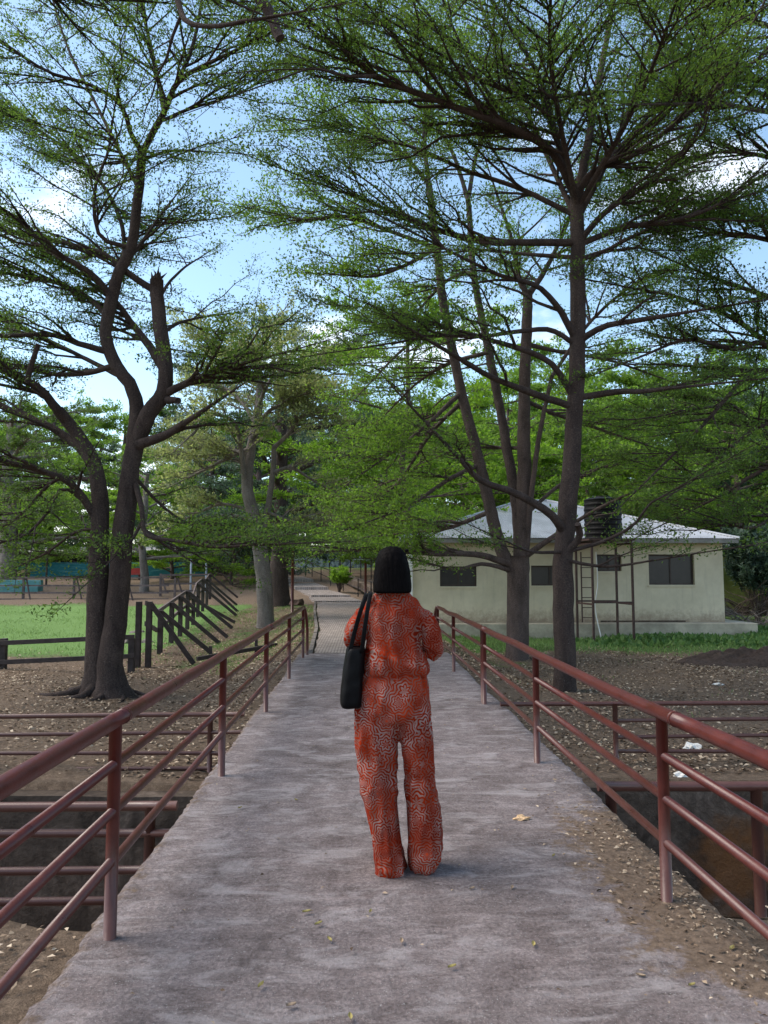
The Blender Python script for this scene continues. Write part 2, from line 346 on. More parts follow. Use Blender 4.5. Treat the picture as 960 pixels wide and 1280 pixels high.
M = dict(
    concrete=m_concrete(), ground=m_ground(), rail=m_rail(), plaster=m_plaster(), fabric=m_fabric(), hair=m_hair(), mural=m_mural(), pavers=m_pavers(),
    bark_dark=m_bark('bark_brown', (0.027, 0.018, 0.016), (0.088, 0.062, 0.053)),
    bark_mid=m_bark('bark_greybrown', (0.045, 0.032, 0.028), (0.14, 0.10, 0.088)),
    bark_pale=m_bark('bark_pale', (0.085, 0.070, 0.062), (0.235, 0.20, 0.178), 5),
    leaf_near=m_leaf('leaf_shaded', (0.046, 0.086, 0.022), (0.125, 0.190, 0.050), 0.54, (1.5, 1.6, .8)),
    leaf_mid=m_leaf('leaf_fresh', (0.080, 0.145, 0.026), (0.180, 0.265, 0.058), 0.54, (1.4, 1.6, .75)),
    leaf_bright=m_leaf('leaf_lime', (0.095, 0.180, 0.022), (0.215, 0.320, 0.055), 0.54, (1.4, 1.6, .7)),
    leaf_olive=m_leaf('leaf_olive', (0.14, 0.165, 0.078), (0.32, 0.345, 0.185), 0.52, (1.3, 1.35, 0.8)),
    leaf_back=m_leaf('leaf_backdrop', (0.045, 0.080, 0.024), (0.115, 0.165, 0.052), 0.42),
    leaf_blue=m_leaf('leaf_bluegreen', (0.038, 0.064, 0.042), (0.095, 0.135, 0.095), 0.35, (1.2, 1.4, 1.0)),
    litter=m_litter('leaf_litter', [(0.0, (0.07, 0.045, 0.03)), (0.35, (0.20, 0.14, 0.095)), (0.7, (0.36, 0.27, 0.19)), (1.0, (0.52, 0.42, 0.31))]),
    yellow=m_litter('yellow_leaf', [(0.0, (0.26, 0.20, 0.075)), (1.0, (0.36, 0.31, 0.12))]),
    grass=m_leaf('grass_blades', (0.10, 0.17, 0.045), (0.25, 0.36, 0.12), 0.3, (1.1, 1.2, .8)),
    weeds=m_leaf('weed_leaves', (0.05, 0.11, 0.025), (0.15, 0.25, 0.08), 0.3, (1.1, 1.2, .8)),
    wall_drain=m_drain(),
    plinth=simple('plinth_concrete', (0.42, 0.36, 0.275), 0.35, 2.0, 0.9, 0.4, 0.02),
    wood=simple('dark_timber', (0.045, 0.032, 0.030), 0.5, 5, 0.75, 0.5, 0.01),
    wood_grey=simple('weathered_timber', (0.13, 0.10, 0.095), 0.45, 5, 0.85, 0.5, 0.01),
    roof=simple('zinc_roof', (0.36, 0.37, 0.40), 0.3, 1.2, 0.5, 0.15, 0.01, 0.35, 0.5),
    fascia=simple('fascia_board', (0.25, 0.23, 0.21), 0.3, 3, 0.8),
    dark=simple('dark_window', (0.020, 0.016, 0.015), 0.4, 3, 0.35, 0.05, 0.01, 0, 0.5),
    frame=simple('brown_frame', (0.055, 0.038, 0.032), 0.3, 8, 0.6),
    tank=simple('black_tank', (0.011, 0.010, 0.011), 0.4, 4, 0.6, 0.2, 0.01, 0, .15),
    steel=simple('rusty_steel', (0.075, 0.042, 0.036), 0.4, 9, 0.7),
    white=simple('white_paint', (0.72, 0.71, 0.69), 0.1, 4, 0.7),
    teal=m_tealwash('teal_wall', (0.012, 0.10, 0.115), (0.022, 0.15, 0.165)),
    teal_worn=m_tealwash('teal_worn', (0.05, 0.17, 0.17), (0.12, 0.26, 0.25)),
    leather=simple('black_leather', (0.005, 0.0045, 0.005), 0.3, 30, 0.5, 0.3, 0.004, 0, 0.08),
    skin=simple('skin', (0.115, 0.052, 0.032), 0.12, 20, 0.5, 0.1, 0.002),
    eye=simple('eye', (0.55, 0.52, 0.50), 0.02, 5, 0.3), lip=simple('lips', (0.13, 0.035, 0.03), 0.1, 20, 0.4),
    shoe=simple('dark_shoe', (0.02, 0.014, 0.012), 0.2, 20, 0.5),
    pearl=simple('pearl', (0.8, 0.78, 0.75), 0.02, 5, 0.2),
    litterw=simple('litter_white', (0.72, 0.68, 0.62), 0.2, 40, 0.6, 0.3, 0.004),
    wrapper=simple('wrapper_print', (0.55, 0.36, 0.20), 0.6, 60, 0.5, 0.2, 0.003),
    stone=simple('stone', (0.16, 0.135, 0.12), 0.4, 5, 0.9, 0.6, 0.03),
    soilheap=simple('soil', (0.075, 0.048, 0.036), 0.5, 14, 0.95, 0.8, 0.04),
    pole=simple('pale_pole', (0.38, 0.42, 0.47), 0.2, 3, 0.6), rust=simple('faded_rust', (0.16, 0.075, 0.032), 0.5, 5, 0.9, 0.3, 0.01),
    yellowwall=simple('yellow_wall', (0.16, 0.16, 0.035), 0.3, 2, 0.9), greyroof=simple('grey_roof', (0.40, 0.38, 0.37), 0.25, 2, 0.7), redboard=simple('red_board', (0.35, 0.04, 0.03), 0.2, 4, 0.6),
)

# ------------------------------------------------------------------ ground and drain
BY = np.array([-60, 17, 42, 60, 80, 100, 150, 320, 900.]); BZ = np.array([-.62, -.62, 0.0, 1.1, 2.5, 4.2, 7, 12, 20.])
PY = np.array([-60, 14, 36, 40, 48, 62, 85, 100, 150, 900.]); PZ = np.array([0, 0, 0.0, 0.1, .5, 1.3, 2.9, 4.2, 7, 20.])
CY = np.array([-60, 14, 20, 30, 37, 41, 48, 62, 85, 100, 150, 900.]); CX = np.array([.2, .2, -0.05, -.75, -1.15, -1.75, -3.4, -6.2, -9.4, -11.6, -18, -60.])
def pathx(y): return np.interp(y, CY, CX)
DR0, DR1 = 3.62, 7.72                          # the drain runs across, under the bridge
def ground_z(x, y):
    x = np.asarray(x, float); y = np.asarray(y, float)
    far = np.interp(y, BY, BZ) + 0.035 * np.sin(x * 1.3 + y * 0.7) + 0.025 * np.sin(x * 0.57 - y * 1.1 + 1)
    d = np.abs(x - pathx(y)); wgt = (1 - sstep(1.25, 3.2, d)) * sstep(8.8, 13.5, y)
    far = far * (1 - wgt) + (np.interp(y, PY, PZ) - 0.05) * wgt
    far = far + sstep(40, 75, y) * sstep(2, 9, x) * 1.0
    near = -0.055 - 0.05 * sstep(0.1, 1.2, np.abs(x - 0.2) - 1.4) + 0.02 * np.sin(x * 3.1 + y * 2.3) - 0.04 * sstep(2.9, 3.6, y)
    near = np.where((x > -1.15) & (x < 1.58), -0.12, near)
    z = np.where(y < DR0, near, np.where(y > DR1, far, -1.95))
    led = (y > DR0 + 0.3) & (y < 5.5)
    return np.where(led, -1.02, z)
ys = np.unique(np.concatenate([np.linspace(-60, -2, 12), np.linspace(-2, 2.2, 12), np.arange(2.2, DR0 - 0.01, 0.11), [DR0 - 0.002, DR0 + 0.28, DR0 + 0.302, 5.498, 5.52, DR1 - 0.02, DR1 + 0.012], np.arange(7.85, 24, 0.22), np.arange(24, 60, 0.8), np.arange(60, 120, 4), np.linspace(120, 900, 20)]))
xs = np.unique(np.concatenate([-np.geomspace(16, 900, 20), np.arange(-16, -5, 0.5), np.arange(-5, 5, 0.22), np.arange(5, 16, 0.5), np.geomspace(16, 900, 20), [-1.15, 1.58]]))
X, Y = np.meshgrid(xs, ys); rg = np.random.default_rng(3)
Yj = Y + np.where((Y > DR0 - 0.02) & (Y < DR0 + 0.31), 0.10 * np.sin(X * 2.2) + 0.05 * np.sin(X * 6.1 + 1) + 0.02 * np.sin(X * 17), 0)
Z = ground_z(X, Y) + np.where((Y > 7.9) & (Y < 40), rg.normal(0, 0.012, X.shape), 0) + np.where((Y < DR0 - 0.05) & (Y > 1), rg.normal(0, 0.010, X.shape), 0)
nx, ny = len(xs), len(ys); I = np.arange(nx * ny).reshape(ny, nx)
Fq = np.stack([I[:-1, :-1], I[:-1, 1:], I[1:, 1:], I[1:, :-1]], -1).reshape(-1, 4)
gnd = link('ground', npmesh('ground', np.stack([X, Yj, Z], -1), Fq, True), M['ground']); tag(gnd, kind='structure')

# concrete lining of the drain: far wall and the wall under the near bank
b = MB(); nseg = 90; xx = np.linspace(-22, 24, nseg)
top = -0.66 + 0.03 * np.sin(xx * 0.9) + rg.normal(0, 0.012, nseg)
V = []; 
for i in range(nseg):
    V += [(xx[i], DR1 - 0.20 + rg.normal(0, .006), -2.0), (xx[i], DR1 - 0.17 + rg.normal(0, .006), top[i]), (xx[i], DR1 + 0.05, top[i] + 0.006), (xx[i], DR1 + 0.05, -2.0)]
Fw = [(4 * i + k, 4 * i + 4 + k, 4 * i + 5 + k, 4 * i + 1 + k) for i in range(nseg - 1) for k in range(3)]
b.add(V, Fw); tag(b.build('drain_wall', M['wall_drain']), 'stained concrete wall lining the far side of the open drain', 'wall')
b = MB(); b.box((-22, DR0 + 0.36, -1.98), (24, 5.44, -1.06)); tag(b.build('drain_ledge', M['wall_drain']), kind='structure')

# walkway deck with a ragged broken edge
ey = np.concatenate([np.linspace(-3, 2, 14), np.arange(2.1, 14.1, 0.045)]); n = len(ey)
el = -1.18 + 0.012 * np.cumsum(rg.normal(0, 0.2, n)).clip(-2, 2) + rg.normal(0, 0.0055, n) + 0.008 * np.sin(ey * 3)
er = 1.60 + 0.012 * np.cumsum(rg.normal(0, 0.2, n)).clip(-2, 2) + rg.normal(0, 0.0055, n) + 0.010 * np.sin(ey * 2.3 + 1)
k = np.exp(-np.convolve(np.abs(ey - 6.6), [1], 'same'))
cols = np.array([0, 0.012, 0.03, 0.1, 0.25, 0.4, 0.55, 0.7, 0.85, 0.93, 0.975, 0.99, 1.0])
V = []; nc = len(cols)
for i in range(n):
    xr = el[i] + (er[i] - el[i]) * cols
    zz = -0.012 * (np.abs(cols - 0.5) > 0.49) + 0.006 * np.sin(ey[i] * 1.1 + cols * 5)
    zz = zz + rg.normal(0, 0.0018, nc)
    V += [(el[i] + 0.03, ey[i], -0.26)] + list(zip(xr, [ey[i]] * nc, zz)) + [(er[i] - 0.03, ey[i], -0.26)]
m_ = nc + 2
Fd = [(i * m_ + j, i * m_ + j + 1, (i + 1) * m_ + j + 1, (i + 1) * m_ + j) for i in range(n - 1) for j in range(m_ - 1)]
Fd += [(i * m_, (i + 1) * m_, (i + 1) * m_ + m_ - 1, i * m_ + m_ - 1) for i in range(n - 1)]
Fd += [tuple(range(m_)), tuple(reversed(range((n - 1) * m_, n * m_)))]
mb = MB().add(V, Fd); deck = mb.build('walkway', M['concrete']); tag(deck, kind='structure')
b = MB(); b.box((-1.0, 7.45, -0.9), (1.4, 7.56, -0.262)); b.box((-1.0, 4.0, -1.1), (1.4, 4.14, -0.262)); b.build('support', M['wall_drain'], deck)

# path beyond the bridge: paved slabs stepping up the slope
path = tag(empty('path', (0, 14.1, 0)), kind='structure')
segs = [(14.1, 17.2), (17.2, 26), (26, 37.0), (37.1, 41), (41, 47), (47, 54), (54, 62), (62, 72), (72, 84), (84, 100)]
for si, (a, c) in enumerate(segs):
    t = np.linspace(a, c, max(4, int((c - a) * 2))); hw = 1.08 if a < 36 else (1.2 if a < 41 else 1.05)
    z = np.interp(t, PY, PZ); 
    if a > 36: z = np.full_like(t, np.interp((a + c) / 2, PY, PZ)) * 0.5 + z * 0.5 + 0.03
    dx = np.gradient(pathx(t), t); ln = np.sqrt(1 + dx ** 2)
    V = []; jl = rg.normal(0, 0.02, len(t)); jr = rg.normal(0, 0.02, len(t))
    for i in range(len(t)):
        x0 = pathx(t[i]); l = (x0 - (hw + jl[i]) / 1, t[i], z[i]); r_ = (x0 + (hw + jr[i]), t[i], z[i])
        V += [(l[0] - 0.01, l[1], z[i] - 0.35), l, r_, (r_[0] + 0.01, r_[1], z[i] - 0.35)]
    q = len(t)
    Fp = [(4 * i + j, 4 * i + 1 + j, 4 * i + 5 + j, 4 * i + 4 + j) for i in range(q - 1) for j in range(3)] + [(3, 2, 1, 0), (4 * q - 4, 4 * q - 3, 4 * q - 2, 4 * q - 1)]
    o = MB().add(V, Fp).build('slab', M['pavers'], path)
b = MB()
for s in (-1, 1):
    for a in np.arange(14.3, 36, 0.8):
        y0, y1 = a, a + 0.76; x0 = pathx(y0) + s * 1.17; x1 = pathx(y1) + s * 1.17
        MB_ = MB(); MB_.bar((x0, y0, 0.0), (x1, y1, 0.0), 0.08, 0.08 + 0.03 * rg.random()); MB_.build('kerb_stone', M['stone'], path)

# ------------------------------------------------------------------ pipe railings and barriers
def pipe(name, a, c, r, parent, n=12):
    return MB().tube([a, c], r, n).build(name, M['rail'], parent, smooth=True)
def railing(x, ys_, z_top, zr, yend0, label, endbend):
    root = empty('railing', (x, 8, 0), label, 'railing', 'pipe railings along the walkway')
    for y in ys_: pipe('post', (x, y, -0.03), (x, y, z_top), 0.027, root)
    # hand rail in welded lengths with a slightly thicker joint sleeve
    pts = [-1.5] + [y for y in ys_] ; cuts = [-1.5, 3.35, 8.6, ys_[-1]]
    for a, c in zip(cuts[:-1], cuts[1:]):
        q = [(x + rg.normal(0, .003), yy, z_top + 0.02 + rg.normal(0, .004)) for yy in np.linspace(a, c, 7)]
        q[0] = (x, a, z_top + 0.02); q[-1] = (x, c, z_top + 0.02)
        MB().tube(catmull(q, 19), 0.033, 14).build('hand_rail', M['rail'], root, smooth=True)
    for a in cuts[1:-1]: pipe('joint_sleeve', (x, a - 0.012, z_top + 0.02), (x, a + 0.012, z_top + 0.02), 0.0355, root)
    yy = [-1.5] + list(ys_)
    for z in zr:
        for a, c in zip(yy[:-1], yy[1:]):
            s = 0.02
            pipe('rail', (x + rg.normal(0, .003), a + s, z + rg.normal(0, .004)), (x + rg.normal(0, .003), c - s, z + rg.normal(0, .004)), 0.0205, root)
    e = ys_[-1]; pts = [(x, e, z_top + 0.02), (x + endbend * .3, e + 0.22, z_top - 0.02), (x + endbend, e + 0.45, z_top - 0.35), (x + endbend, e + 0.5, -0.03)]
    MB().tube(catmull(pts, 14), 0.026, 12).build('end_pipe', M['rail'], root, smooth=True)
    return root
railing(-1.05, [0.7, 3.25, 5.7, 8.24, 10.79, 13.3], 0.87, [0.71, 0.51, 0.31], 13.3, 'dull red four-pipe railing on the same side as the forked tree', 0.04)
rr = railing(1.41, [0.95, 3.51, 6.05, 8.62, 11.5, 13.9], 0.84, [0.66, 0.47, 0.275], 13.9, 'dull red four-pipe railing on the same side as the cream house', -0.03)
pipe('post', (1.41, 8.72, -0.03), (1.41, 8.72, 0.84), 0.027, rr)
def barrier(y, x0, x1, zs, posts, zb, label, r=0.024, zs_x0=None):
    root = empty('barrier', (x0, y, zb), label, 'barrier', 'pipe barriers along the drain')
    for i, z in enumerate(zs):
        xa = x0 if i == 0 or zs_x0 is None else zs_x0
        q = [(t, y + rg.normal(0, .006), z + rg.normal(0, .006)) for t in np.linspace(xa, x1, 7)]
        MB().tube(catmull(q, 19), r if i == 0 else r * 0.85, 10).build('rail', M['rail'], root, smooth=True)
    for px in posts: pipe('post', (px, y + 0.002, zb - 0.1), (px, y + 0.002, zs[0]), r * 1.15, root, 10)
barrier(5.15, -9, -1.24, [-0.045, -0.225, -0.46, -0.66], [-1.42, -4.4, -7.4], -1.02, 'dusty red barrier of four pipes above the drain by the forked tree side', 0.032)
barrier(5.2, 1.63, 10, [0.04], [1.72, 2.74, 5.6, 8.4], -1.02, 'red single-pipe barrier above the drain on the house side', 0.034)
barrier(8.25, -10, -1.28, [-0.03, -0.22, -0.43, -0.60], [-1.65, -5.0, -8.4], -0.65, 'red four-pipe barrier on leaf litter before the forked tree', 0.026)
barrier(8.4, 1.55, 11, [0.045, -0.145, -0.32, -0.49], [2.85, 5.9, 9.0], -0.65, 'red four-pipe barrier on leaf litter before the cream house', 0.026, 2.85)

# ------------------------------------------------------------------ fallen leaves, litter
def leaftris(P, D, Nn, Ln, Wd):
    S = np.cross(D, Nn); S /= np.linalg.norm(S, axis=1, keepdims=True) + 1e-9; Ln = Ln[:, None]; Wd = Wd[:, None]
    V = np.stack([P + S * Wd * .62, P + D * Ln, P - S * Wd * .62], 1); return V.reshape(-1, 3), np.arange(len(P) * 3).reshape(-1, 3)
def leafquads(P, D, Nn, Ln, Wd, fold=0.12):
    S = np.cross(D, Nn); S /= np.linalg.norm(S, axis=1, keepdims=True) + 1e-9
    Nn = np.cross(S, D)
    Ln = Ln[:, None]; Wd = Wd[:, None]
    V = np.stack([P, P + D * Ln * 0.55 + S * Wd * 0.5 + Nn * Wd * fold, P + D * Ln, P + D * Ln * 0.55 - S * Wd * 0.5 + Nn * Wd * fold], 1)
    return V.reshape(-1, 3), np.arange(len(P) * 4).reshape(-1, 4)
def rand_dirs(rng, n, flat=1.0):
    a = rng.uniform(0, 2 * np.pi, n); z = rng.normal(0, flat, n)
    v = np.stack([np.cos(a), np.sin(a), z], 1); return v / np.linalg.norm(v, axis=1, keepdims=True)
def scatter_flat(rng, n, xr, yr, keep, size, name, mat, lift=0.012, tilt=0.35, label=None, cat=None):
    x = rng.uniform(*xr, n); y = rng.uniform(*yr, n); k = keep(x, y); x, y = x[k], y[k]; m = len(x)
    P = np.stack([x, y, ground_z(x, y) + lift + rng.uniform(0, .015, m)], 1)
    D = rand_dirs(rng, m, tilt * 0.5); Nn = np.array([0, 0, 1.0]) + rng.normal(0, tilt, (m, 3)); L_ = size * rng.uniform(.6, 1.4, m)
    V, Fq_ = leafquads(P, D, Nn, L_, L_ * 0.48, 0.25)
    return tag(link(name, npmesh(name, V, Fq_), mat), label, cat, kind='stuff')
r1 = np.random.default_rng(11)
offdeck = lambda x, y: (x < -1.25) | (x > 1.66)
def keep_l(x, y):
    dens = 0.6 + 0.4 * np.sin(x * 1.7 + np.sin(y * 1.3) * 2) * np.sin(y * 1.1 + x * 0.4)
    dens = dens * (1 - 0.85 * sstep(14.5, 18, y) * (x < 0)) * (1 - 0.9 * sstep(18, 20.5, y))
    return offdeck(x, y) & (r1.random(len(x)) < dens) & ((np.abs(x - pathx(y)) > 1.3))
scatter_flat(r1, 95000, (-14, 15), (7.95, 21), keep_l, 0.06, 'fallen_leaves', M['litter'], label='brown fallen leaves covering the ground beyond the drain', cat='leaf litter')
scatter_flat(r1, 5000, (-4.5, 4.5), (1.2, 3.55), lambda x, y: offdeck(x, y), 0.034, 'fallen_leaves', M['litter'], label='brown dry leaves on the earth bank beside the walkway', cat='leaf litter')
scatter_flat(r1, 9000, (-6, 3), (15, 34), lambda x, y: (np.abs(x - pathx(y)) > 1.3), 0.07, 'fallen_leaves', M['litter'], label='scattered dry leaves on thin grass beside the far path', cat='leaf litter')
# crumbs of earth and dry leaf on the deck edge
def deck_scatter(n, xs_, ys_, size, name, mat, label, cat):
    x = xs_(n); y = ys_(n); P = np.stack([x, y, 0.006 + r1.uniform(0, .012, n)], 1)
    k = (x > -1.16) & (x < 1.58); P = P[k]; m = len(P)
    L_ = size * r1.uniform(.3, 1.5, m); V, Fq_ = leafquads(P, rand_dirs(r1, m, .15), np.array([0, 0, 1.]) + r1.normal(0, .35, (m, 3)), L_, L_ * 0.5, .3)
    return tag(link(name, npmesh(name, V, Fq_), mat), label, cat, kind='stuff')
deck_scatter(700, lambda n: 1.58 - np.abs(r1.normal(0, .18, n)), lambda n: r1.normal(3.8, .7, n), 0.024, 'leaf_crumbs', M['litter'], 'dry crumbs of leaf on the earthy edge of the walkway', 'debris')
deck_scatter(420, lambda n: r1.uniform(-1.15, 1.58, n), lambda n: r1.uniform(1.9, 13, n), 0.022, 'leaf_crumbs', M['litter'], 'tiny leaf specks strewn across the concrete walkway', 'debris')
lv = []
LF = [(915, 1186, 40), (801, 1220, 160), (667, 1181, 80), (383, 1140, 10), (640, 1110, 70), (412, 1175, 120), (398, 1155, 30), (502, 1177, 90), (565, 1209, 20), (326, 1232, 60), (364, 1257, 15), (438, 1272, 100), (692, 1070, 45), (733, 1065, 100), (865, 1232, 10), (463, 1140, 70), (590, 1111, 20), (300, 1010, 40), (370, 1000, 140), (720, 1010, 20)]
for i, (px, py, a) in enumerate(LF):
    p = G(px, py, 0.008); a = math.radians(a); s = 0.036 if i < 12 else 0.028
    u = np.array([math.cos(a), math.sin(a), 0.0]); v = np.array([-u[1], u[0], 0]); up = np.array([0, 0, 1.])
    V = []; 
    for t_, wd in [(0, .06), (.25, .36), (.55, .46), (.8, .3), (1, .03)]:
        c = p + u * s * (t_ - .5) + up * (0.010 * (t_ - .4) ** 2)
        V += [c - v * s * wd * .5 + up * .006, c, c + v * s * wd * .5 + up * .007]
    Fl = [(3 * k + j, 3 * k + j + 1, 3 * k + j + 4, 3 * k + j + 3) for k in range(4) for j in range(2)]
    o = MB().add(V, Fl).build('fallen_leaf', M['yellow'] if i % 3 != 1 else M['litter']); tag(o, 'small brown dry leaf lying singly on the walkway' if i % 3 == 1 else 'small yellowish leaf lying singly on the walkway', 'leaf', 'brown single leaves' if i % 3 == 1 else 'yellowish single leaves')
def crumple(name, c, s, mat, label, cat, seed):
    rr_ = np.random.default_rng(seed); bm = bmesh.new(); bmesh.ops.create_icosphere(bm, subdivisions=4 if s[0] > .5 else 2, radius=1)
    for v in bm.verts:
        d = v.co.copy(); f = 1 + 0.7 * mnoise.noise(d * 1.7 + Vector((seed, 0, 0))) + (.3 * mnoise.noise(d * 6) + .2 * mnoise.noise(d * 15) if s[0] > .5 else 0); v.co = Vector((d.x * s[0] * f, d.y * s[1] * f, max(-0.2, d.z) * s[2] * f + 0.2 * s[2]))
        v.co += Vector(c)
    me = bpy.data.meshes.new(name); bm.to_mesh(me); bm.free()
    return tag(link(name, me, mat), label, cat)
crumple('snack_wrapper', G(652, 1024, 0.004), (0.045, 0.03, 0.018), M['wrapper'], 'crumpled orange and white snack wrapper on the walkway', 'wrapper', 4)
gz = lambda px, py: (lambda p: np.array([p[0], p[1], float(ground_z(p[0], p[1]))]))(G(px, py, -0.62))
crumple('plastic_bag', gz(866, 932), (0.11, 0.07, 0.06), M['litterw'], 'pale crumpled plastic bag on the leaf litter past the barrier', 'plastic bag', 5)
crumple('plastic_scrap', gz(850, 970), (0.08, 0.05, 0.04), M['litterw'], 'white plastic scrap at the drain edge', 'plastic scrap', 6)
crumple('paper_scrap', gz(898, 857), (0.09, 0.05, 0.03), M['litterw'], 'white paper scrap on leaves well beyond the barrier', 'paper scrap', 7)
def mound(cx, cy, rx, ry, h, label, seed):
    n = 56; g = np.linspace(-1, 1, n); U, V_ = np.meshgrid(g, g); Rr = np.sqrt(U ** 2 + V_ ** 2)
    Xm = cx + U * rx; Ym = cy + V_ * ry; nz_ = np.array([mnoise.fractal(Vector((u * 2.2 + seed, v * 2.2, 0)), .8, 2.1, 5) for u, v in zip(U.ravel(), V_.ravel())]).reshape(n, n)
    Zm = ground_z(Xm, Ym) + (np.clip(1 - Rr, 0, 1) ** .9) * h * (1 + .9 * nz_) + np.clip(1 - Rr, -1, .15) * .25
    I_ = np.arange(n * n).reshape(n, n); Fm = np.stack([I_[:-1, :-1], I_[:-1, 1:], I_[1:, 1:], I_[1:, :-1]], -1).reshape(-1, 4)
    tag(link('soil_heap', npmesh('soil_heap', np.stack([Xm, Ym, Zm], -1), Fm, True), M['soilheap']), label, 'soil heap')
mound(9.2, 17.6, 1.7, .9, .30, 'low heap of dark soil in front of the weeds', 8)
mound(11.3, 18.3, 1.4, .8, .26, 'dark soil mound beside the larger soil heap', 9)
for i, (px, py, s) in enumerate([(157, 806, .28), (170, 798, .33), (182, 806, .22), (150, 800, .25)]):
    p = G(px, py, -0.58); crumple('stone', p, (s, s * .7, s * .6), M['stone'], 'brown stone piled at the corner of the timber fence', 'stone', 20 + i)['group'] = 'stones by the timber fence'
crumple('stump', G(307, 752, -0.2), (0.35, 0.3, 0.2), M['soilheap'], 'dark low stump near the far end of the braced timber fence', 'stump', 31)
crumple('boulder', np.array([-2.9, 33.5, 0.02]), (0.3, 0.25, 0.22), M['soilheap'], 'dark boulder at the foot of the thick dark trunk', 'boulder', 33)

# grass blades and weeds
def blades(rng, n, xr, yr, keep, h, name, mat, label, cat, lean=0.5, wr=0.16):
    x = rng.uniform(*xr, n); y = rng.uniform(*yr, n); k = keep(x, y); x, y = x[k], y[k]; m = len(x)
    P = np.stack([x, y, ground_z(x, y) - 0.01], 1)
    D = np.array([0, 0, 1.]) + rng.normal(0, lean, (m, 3)); D[:, 2] = np.abs(D[:, 2]) + .25; D /= np.linalg.norm(D, axis=1, keepdims=True)
    L_ = h * rng.uniform(.5, 1.5, m); V, Fq_ = leafquads(P, D, rand_dirs(rng, m, .3), L_, L_ * wr, 0)
    return tag(link(name, npmesh(name, V, Fq_), mat), label, cat, kind='stuff')
r2 = np.random.default_rng(5)
blades(r2, 45000, (-20, -4.8), (17.8, 38), lambda x, y: r2.random(len(x)) < np.interp(y, [17.8, 19.5, 22, 38], [.25, .7, .8, .5]) * (.55 + .5 * np.sin(x * .9 + 2 * np.sin(y * .5)) * np.sin(y * .7 + x * .3)), 0.075, 'grass', M['grass'], 'bright green mown lawn behind the low timber fence', 'grass')
patch = lambda x, y: np.sin(x * 1.3 + 1.1 * np.sin(y * .9)) * np.sin(y * .8 + x * .5) + r2.normal(0, .35, len(x)) > 0.05
blades(r2, 15000, (-5.4, -1.2), (15.2, 36), lambda x, y: patch(x, y) & (np.abs(x - pathx(y)) > 1.25), 0.07, 'grass', M['grass'], 'thin patchy grass between the path and the braced fence', 'grass')
blades(r2, 26000, (1.6, 16), (18.4, 23), lambda x, y: (np.abs(x - pathx(y)) > 1.3) & (r2.random(len(x)) < sstep(18.2, 20.5, y)), 0.09, 'grass', M['grass'], 'green grass strip in front of the cream house', 'grass')
blades(r2, 2600, (2.0, 10), (9, 18), lambda x, y: np.sin(x * 1.9 + 2) * np.sin(y * 1.5 + .6) + r2.normal(0, .12, len(x)) > 0.83, 0.06, 'grass', M['grass'], 'small tufts of grass in the leaf litter before the house', 'grass')
blades(r2, 16000, (5.5, 17), (20.2, 24.5), lambda x, y: r2.random(len(x)) < sstep(5, 12, x) * np.where(y > 22.3, (x > 11.4), 1), 0.16, 'weeds', M['weeds'], 'low leafy weeds growing along the house plinth', 'weeds', 0.8, 0.55)

# ------------------------------------------------------------------ trees
def sprout(rng, P, R, per_m, length, r_tip, r_max, K, t0=0.15, t1=1.0, spread=0.9, rise=0.12, zf=0.35, jit=0.12, bend=0.12, lv=0.35, taper=0.45):
    N, K0, _ = P.shape
    seg = np.linalg.norm(np.diff(P, axis=1), axis=2).sum(1)
    cnt = rng.poisson(seg * per_m * (t1 - t0)); cnt = np.maximum(cnt, 1)
    idx = np.repeat(np.arange(N), cnt); n = len(idx)
    t = rng.uniform(t0, t1, n); f = t * (K0 - 1) * 0.9999; k = f.astype(int); f = (f - k)[:, None]
    p = P[idx, k] * (1 - f) + P[idx, k + 1] * f
    tg = P[idx, k + 1] - P[idx, k]; tg /= np.linalg.norm(tg, axis=1, keepdims=True) + 1e-9
    a = rng.uniform(0, 2 * np.pi, n); u = np.stack([np.cos(a), np.sin(a), np.zeros(n)], 1)
    th = tg.copy(); th[:, 2] = 0
    u = u - th * (u * th).sum(1, keepdims=True) * 0.7
    d = th + u * spread; d[:, 2] = tg[:, 2] * zf + rng.normal(rise, jit, n); d /= np.linalg.norm(d, axis=1, keepdims=True) + 1e-9
    Ln = length * np.exp(rng.normal(0, lv, n)) * (1 - taper * t)
    s = np.linspace(0, 1, K)
    side = rng.normal(0, bend, (n, 3)); side[:, 2] = rng.normal(0.02, bend * .6, n)
    kink = rng.normal(0, 0.035, (n, K, 3)); kink[:, 0] = 0
    C = p[:, None] + Ln[:, None, None] * (d[:, None] * s[None, :, None] + side[:, None] * (s ** 2)[None, :, None] + kink * s[None, :, None])
    r0 = np.minimum(R[idx, k] * 0.62, r_max)
    RR = r0[:, None] * (1 - s)[None] + r_tip * s[None]
    return C, RR
